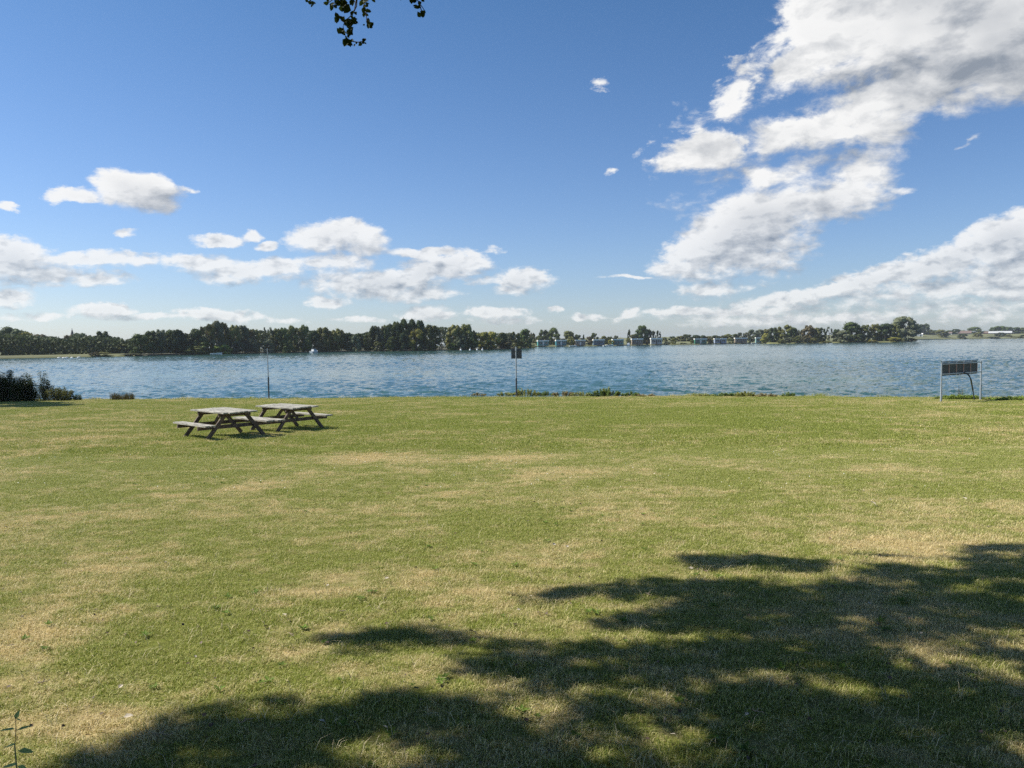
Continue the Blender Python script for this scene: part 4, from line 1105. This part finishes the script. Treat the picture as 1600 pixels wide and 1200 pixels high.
for a in [(445,970,11,'pale curled leaf alone on the lawn left of the shadow tip'),(605,912,9,'pale leaf at middle distance above the middle shadow streak'),
          (513,923,7,'pinkish pale leaf left of the one above the shadow'),(1133,940,8,'pale leaf inside the upper right shadow edge'),(1080,896,9,'grey-white leaf just beyond the upper shadow edge'),
          (1363,791,14,'large pale crumpled leaf in the far right turf, lying left'),(1392,786,7,'small pale leaf right of the large crumpled one'),(1508,784,9,'pale leaf with dark shadow near the right edge'),
          (866,858,10,'pale leaf on the lawn left of the upper shadow tip'),(887,861,8,'small pale leaf right beside the one left of the shadow'),
          (1585,993,14,'square pale leaf in shade at the right edge'),(810,962,7,'cream leaf in sun between the shadow streaks'),(503,1140,14,'grey leaf in dappled shade at the bottom'),
          (602,1150,12,'white leaf in deep shade at bottom centre-left'),(201,1134,17,'large pale leaf on straw-coloured grass at bottom left'),(1052,1162,12,'tan leaf in deep shade near the bottom edge'),
          (830,940,6,'tiny white leaf in sun left of the upper shadow'),(1100,1014,8,'small pale leaf within the middle of the shadow'),(1358,952,8,'small pale leaf deep in the upper right shade'),
          (1440,1000,6,'tiny pale leaf in shade toward the right'),(306,1037,7,'tiny cream leaf in the greenest sunny patch'),(1168,1130,10,'cream leaf in the sun fleck near bottom right'),
          (288,651,3,'bright white scrap on the grass left of the picnic tables'),(190,1085,10,'pale leaf by twigs on the lower left lawn')]:
    fallen(a[0], a[1], a[2], a[3], rz=(a[0] * 1.3) % 3)
for a in [(739,998,20,'dark curled dead leaf at the end of the middle shadow streak'),(825,820,7,'small dark leaf in the centre of the lawn'),(718,760,6,'tiny dark leaf beyond the centre lawn'),
          (1146,852,6,'dark leaf speck above the upper shadow'),(400,860,6,'dark leaf speck on the left middle lawn'),(1510,792,6,'dark leaf beside the pale one near the right edge')]:
    fallen(a[0], a[1], a[2], a[3], m='darkleaf', rz=(a[0] * 1.7) % 3)
for a in [(455,1004,16,'short pale twig left of the middle shadow streak','twig',-.7),(1185,1125,26,'long pale straw twig in the lower right sun fleck','twig',-.8),(1014,938,16,'pale curved twig in the upper shadow tip','twig',-.9),
          (1265,1033,16,'grey twig lying across the middle shade','twig',-.6),(255,1163,36,'long grey twig on straw grass at bottom left','twig',-.1),(385,1140,30,'brown twig in dappled shade near the bottom left','twig',.6),
          (1040,1140,12,'short tan twig in deep shade near the bottom','twig',.9),(70,1078,20,'thin dark twig on the lower left lawn','twig',.2),(1545,830,10,'straw twig near the right edge beyond the shade','twig',.3),
          (535,965,14,'short straw twig in the sunny middle lawn','twig',.2)]:
    fallen(a[0], a[1], a[2], a[3], 'twig', 'twig', a[5])

# sapling, bottom left
p = ground(26, 1290); r = empty('sapling', p, 0, 'slender green sapling with a few broad leaves in the bottom left corner', 'sapling')
yy = p.y
def sp(px, py, dy=0): return Vector((x_at(px, py, yy + dy), yy + dy, height_at(px, py, yy + dy))) - p
mb = MB(); mb.tube([(0, 0, -.03), sp(26, 1200), sp(23, 1165), sp(25, 1140), sp(24, 1120)], [.003, .0026, .0022, .0018, .0012], 6); mb.build('stem', mat('sapling_stem', (.22, .24, .12), .7), r)
for (c, tip, w) in [((24, 1139), (-6, 1142), 8), ((26, 1141), (56, 1132), 8), ((24, 1124), (32, 1106), 9), ((25, 1124), (36, 1127), 8), ((28, 1173), (58, 1176), 14), ((24, 1163), (2, 1170), 10), ((27, 1195), (-2, 1200), 12), ((27, 1197), (50, 1210), 14)]:
    a_, b_ = sp(*c), sp(*tip, .02)
    L = (b_ - a_).length
    mb = MB(); leaf(mb, a_, b_ - a_, (0.1, -.2, 1), L * .85, w / F * yy * .9, .9)
    o = mb.build('leaf', MAT['leaf'], r, True); o.color = (.26, .36, .15, 1)

# ------------------------------------------------------------------ trees that throw the shadows
# one beside the camera, whose hanging twigs come into the top of the view
TX, TY = -5.2, -1.2
r = empty('overhanging_tree', (TX, TY, lawn_z(TX, TY)), 0, 'tree beside the viewer whose leafy twigs hang into the top of the picture', 'tree')
def tl(q): return Vector(q) - Vector((TX, TY, lawn_z(TX, TY)))
EDGE = [(60,1215),(110,1197),(185,1176),(230,1165),(300,1110),(375,1098),(500,1100),(650,1088),(725,1090),(790,1096),(800,1026),(875,1013),(975,1008),(1095,1006),(1105,932),(1180,910),(1225,898),(1355,906),(1375,874),(1425,882),(1450,901),(1465,884),(1505,887),(1515,860),(1600,868),(1700,850)]
STREAK = [(1245,893,60,10),(795,1040,60,15),(800,1019,70,9),(575,999,90,8),(655,994,60,11),(745,1010,70,9),(985,925,125,10),(1060,922,100,14),(875,934,36,4),(1175,880,110,8),(975,975,60,7),(1040,965,60,9),(1095,962,50,26),(1560,858,40,5)]
HOLES = [(1340,1080,75,13),(1150,1060,42,11),(1070,1130,70,10),(1475,1142,42,11),(1240,1062,42,8),(825,1062,40,8),(330,1172,85,11),(1180,990,55,6),(930,1085,75,9),(1400,1110,42,8),(640,1118,50,5),(1480,1040,50,6),(1330,985,50,5),(1420,930,55,4),(1500,960,50,4)]
def shaded(X_, Y_):
    q = project((X_, Y_, lawn_z(X_, Y_)))
    if Y_ < 2.9: return X_ > -2.1
    if q is None: return True
    px, py = q
    if px > 1640: return Y_ < 7.2
    w_ = max(.35, (py - 800) / 300)
    px += 45 * noise.noise(Vector((px / 80, py / 18 / w_, 1.5)))
    py += 15 * w_ * noise.noise(Vector((px / 55, py / (14 * w_), 8.5))) + 6 * w_ * noise.noise(Vector((px / 18, py / 9, 2.5)))
    for (a, b, c, d_) in STREAK:
        if ((px - a) / c) ** 2 + ((py - b) / d_) ** 2 < 1: return True
    if px < 60 or py < lerp_list(EDGE, px) + 4: return False
    for (a, b, c, d_) in HOLES:
        if ((px - a) / c) ** 2 + ((py - b) / d_) ** 2 < 1: return False
    return True
rnd = random.Random(77)
crown = MB(); tw = MB(); cl_list = []
tries = 0
while len(cl_list) < 5800 and tries < 200000:
    tries += 1
    gx, gy = rnd.uniform(-3.0, 8.6), rnd.uniform(-.6, 8.2)
    if not shaded(gx, gy): continue
    if noise.noise(Vector((gx * 1.5, gy * 2.6, 7.7))) > .34 and rnd.random() < .9: continue
    if noise.noise(Vector((gx * 4.2, gy * 5.5, 3.3))) > .30 and rnd.random() < .9: continue
    gz = lawn_z(gx, gy)
    for h in [rnd.uniform(4.9, 7.0) + k * .5 for k in range(5)]:
        s_ = (h - gz) / SUN.z
        c = Vector((gx, gy, gz)) + SUN * s_
        q = project(c)
        if q is None or q[1] < -60 or q[0] < -110: break
    else: continue
    cl_list.append(c)
for c in cl_list:
    rr = rnd.uniform(.04, .13)
    for _ in range(36):
        d = Vector((rnd.gauss(0, 1), rnd.gauss(0, .8), rnd.gauss(0, .5)))
        q = c + d * rr * .6
        z_ = project(q)
        if z_ and z_[1] > -8 and -20 < z_[0] < 1620: continue
        leaf(crown, tl(q), d, (rnd.gauss(0, .6), rnd.gauss(0, .6), 1), rnd.uniform(.05, .085), rnd.uniform(.04, .06), rnd.random())
print('CLUSTERS', len(cl_list))
for _ in range(24000):  # unseen leaves behind the viewer, added to block skylight and deepen the shade
    q = Vector((rnd.uniform(-13, 8), rnd.uniform(-13, .6), rnd.uniform(3.6, 10)))
    leaf(crown, tl(q), (rnd.gauss(0, 1), rnd.gauss(0, 1), rnd.gauss(0, .4)), (rnd.gauss(0, .5), rnd.gauss(0, .5), 1), rnd.uniform(.16, .26), rnd.uniform(.12, .2), rnd.random())
tr = MB(); tr.tube([(0, 0, -.2), (.03, .02, 1.2), (.1, .05, 2.6), (.05, .25, 4.2), (.3, .8, 6.0), (.5, 1.3, 8.0)], [.30, .23, .19, .15, .10, .05], 12)
hubs = []
for k in range(11):
    t0_ = Vector(cl_list[rnd.randrange(len(cl_list))]); hub = tl(t0_)
    st_ = Vector((.06, .3, rnd.uniform(2.9, 5.0)))
    mid = st_.lerp(hub, .5) + Vector((0, 0, .45))
    pm = project(mid + Vector((TX, TY, lawn_z(TX, TY))))
    tr.tube([st_, st_.lerp(mid, .5) + Vector((0, 0, .2)), mid, hub], [.075, .055, .035, .012], 7); hubs += [mid, hub]
tr.build('trunk', MAT['bark'], r)
for c in cl_list[::9]:
    c_ = tl(c); h_ = min(hubs, key=lambda q: (q - c_).length)
    if (h_ - c_).length < 2.6:
        m_ = h_.lerp(c_, .5) + Vector((0, 0, .1)); tw.tube([h_, m_, c_], [.012, .008, .003], 4, cap=False)
MAT['leafthick'] = foliage_material('shade_leaf', 0.12)
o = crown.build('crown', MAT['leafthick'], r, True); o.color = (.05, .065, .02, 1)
tw.build('twigs', MAT['bark'], r)
# hanging twigs in view, at about 7.5 m
def hang(paths, leaves, Y0):
    tb, lb = MB(), MB(); rn = random.Random(len(leaves))
    def w(px, py, dy=0): return tl(Vector((x_at(px, py, Y0 + dy), Y0 + dy, height_at(px, py, Y0 + dy))))
    for pth in paths:
        tb.tube([w(*q) for q in pth], [.006 - .0035 * i / len(pth) for i in range(len(pth))], 5)
    for (px, py, ang, s) in leaves:
        for k in range(1 if s < 5 else 2):
            a = R(ang + rn.uniform(-35, 35)); L = s * rn.uniform(.85, 1.15) / F * Y0 * 1.15
            d = Vector((math.cos(a), rn.uniform(-.5, .5), math.sin(a)))
            c = w(px + rn.uniform(-1.5, 1.5), py + rn.uniform(-1.5, 1.5), rn.uniform(-.05, .05)) - d * L * .5
            leaf(lb, c, d, (rn.gauss(0, .3), -1, rn.gauss(0, .5)), L, L * .75, rn.random())
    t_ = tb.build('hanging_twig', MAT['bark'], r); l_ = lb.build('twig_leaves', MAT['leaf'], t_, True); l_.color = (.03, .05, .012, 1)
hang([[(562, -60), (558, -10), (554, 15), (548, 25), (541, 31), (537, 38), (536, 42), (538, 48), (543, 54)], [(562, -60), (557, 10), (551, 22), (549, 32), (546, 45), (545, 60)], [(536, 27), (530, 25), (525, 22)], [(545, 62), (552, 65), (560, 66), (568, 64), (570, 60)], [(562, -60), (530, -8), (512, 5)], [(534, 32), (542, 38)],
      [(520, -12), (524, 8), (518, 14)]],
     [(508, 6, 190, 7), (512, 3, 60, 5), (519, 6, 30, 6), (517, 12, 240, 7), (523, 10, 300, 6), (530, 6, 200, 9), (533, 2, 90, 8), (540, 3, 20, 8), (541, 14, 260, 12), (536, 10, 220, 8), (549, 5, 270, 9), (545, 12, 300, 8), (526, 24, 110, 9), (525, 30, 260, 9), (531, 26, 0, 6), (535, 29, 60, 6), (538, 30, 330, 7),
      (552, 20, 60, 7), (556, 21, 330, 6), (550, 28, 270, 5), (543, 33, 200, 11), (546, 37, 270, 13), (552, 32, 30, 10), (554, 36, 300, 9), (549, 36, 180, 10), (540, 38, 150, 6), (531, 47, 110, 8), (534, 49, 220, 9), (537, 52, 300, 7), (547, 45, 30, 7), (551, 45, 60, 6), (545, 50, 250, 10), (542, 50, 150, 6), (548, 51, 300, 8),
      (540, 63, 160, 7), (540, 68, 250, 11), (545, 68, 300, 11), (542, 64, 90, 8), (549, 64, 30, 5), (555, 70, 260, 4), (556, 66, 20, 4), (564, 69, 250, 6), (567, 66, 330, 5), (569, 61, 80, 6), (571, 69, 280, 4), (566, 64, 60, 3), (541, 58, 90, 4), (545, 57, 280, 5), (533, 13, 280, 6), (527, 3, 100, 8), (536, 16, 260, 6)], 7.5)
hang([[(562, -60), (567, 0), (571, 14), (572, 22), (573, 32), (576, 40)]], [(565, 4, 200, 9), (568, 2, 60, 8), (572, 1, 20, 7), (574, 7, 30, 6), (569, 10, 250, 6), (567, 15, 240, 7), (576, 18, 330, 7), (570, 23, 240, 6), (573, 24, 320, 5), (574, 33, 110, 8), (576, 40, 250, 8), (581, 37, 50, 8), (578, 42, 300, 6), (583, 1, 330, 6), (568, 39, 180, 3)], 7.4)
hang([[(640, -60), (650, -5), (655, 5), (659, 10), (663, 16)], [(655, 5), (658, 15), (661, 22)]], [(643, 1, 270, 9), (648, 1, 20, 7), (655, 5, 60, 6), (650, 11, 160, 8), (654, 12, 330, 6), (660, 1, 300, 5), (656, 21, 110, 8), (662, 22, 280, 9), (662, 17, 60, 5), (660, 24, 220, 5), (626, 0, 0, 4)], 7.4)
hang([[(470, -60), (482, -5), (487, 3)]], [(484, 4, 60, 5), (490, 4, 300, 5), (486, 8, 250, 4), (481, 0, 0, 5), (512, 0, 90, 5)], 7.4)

# the tree out of frame on the left that shades the left bank
def side_tree(loc_, H, Wd, label, seed):
    r_ = empty('broadleaf_tree', loc_, seed, label, 'tree', 'trees shading the left bank')
    m_ = crown_mesh('crown_side', seed, 'dome', 9000, .035)
    c_ = bpy.data.objects.new('crown', m_); C.objects.link(c_); c_.parent = r_
    c_.location = (0, 0, H * .16); c_.scale = (Wd, Wd, H * .84); c_.color = (.04, .055, .02, 1)
    t_ = bpy.data.objects.new('trunk', TRUNKS[0]); C.objects.link(t_); t_.parent = r_; t_.scale = (Wd * .8, Wd * .8, H * .9)
for (x, y, H, Wd, lb, sd_) in [(-36.5, 41.0, 13.5, 10.0, 'tall tree just beyond the left photo edge, shading the bank', 31), (-45.0, 47.0, 15.0, 12.0, 'taller tree far beyond the left photo edge', 32)]:
    side_tree((x, y, lawn_z(x, y)), H, Wd, lb, sd_)

# thin air over the lake: far things fade a little
mb = MB(); mb.box((0, 2200, 15.5), (38000, 5200, 39))
hz = mb.build('haze', None)
tag(hz, 'thin summer haze in the air over the lake and shore', 'haze', kind='stuff')
hm = bpy.data.materials.new('haze'); hm.use_nodes = True; hn = hm.node_tree; hn.nodes.clear()
pvn = hn.nodes.new('ShaderNodeVolumePrincipled'); ho = hn.nodes.new('ShaderNodeOutputMaterial')
pvn.inputs['Color'].default_value = (0.80, 0.90, 1.0, 1); pvn.inputs['Density'].default_value = 0.00009; pvn.inputs['Anisotropy'].default_value = 0.2
hn.links.new(pvn.outputs[0], ho.inputs['Volume']); hz.data.materials.append(hm)
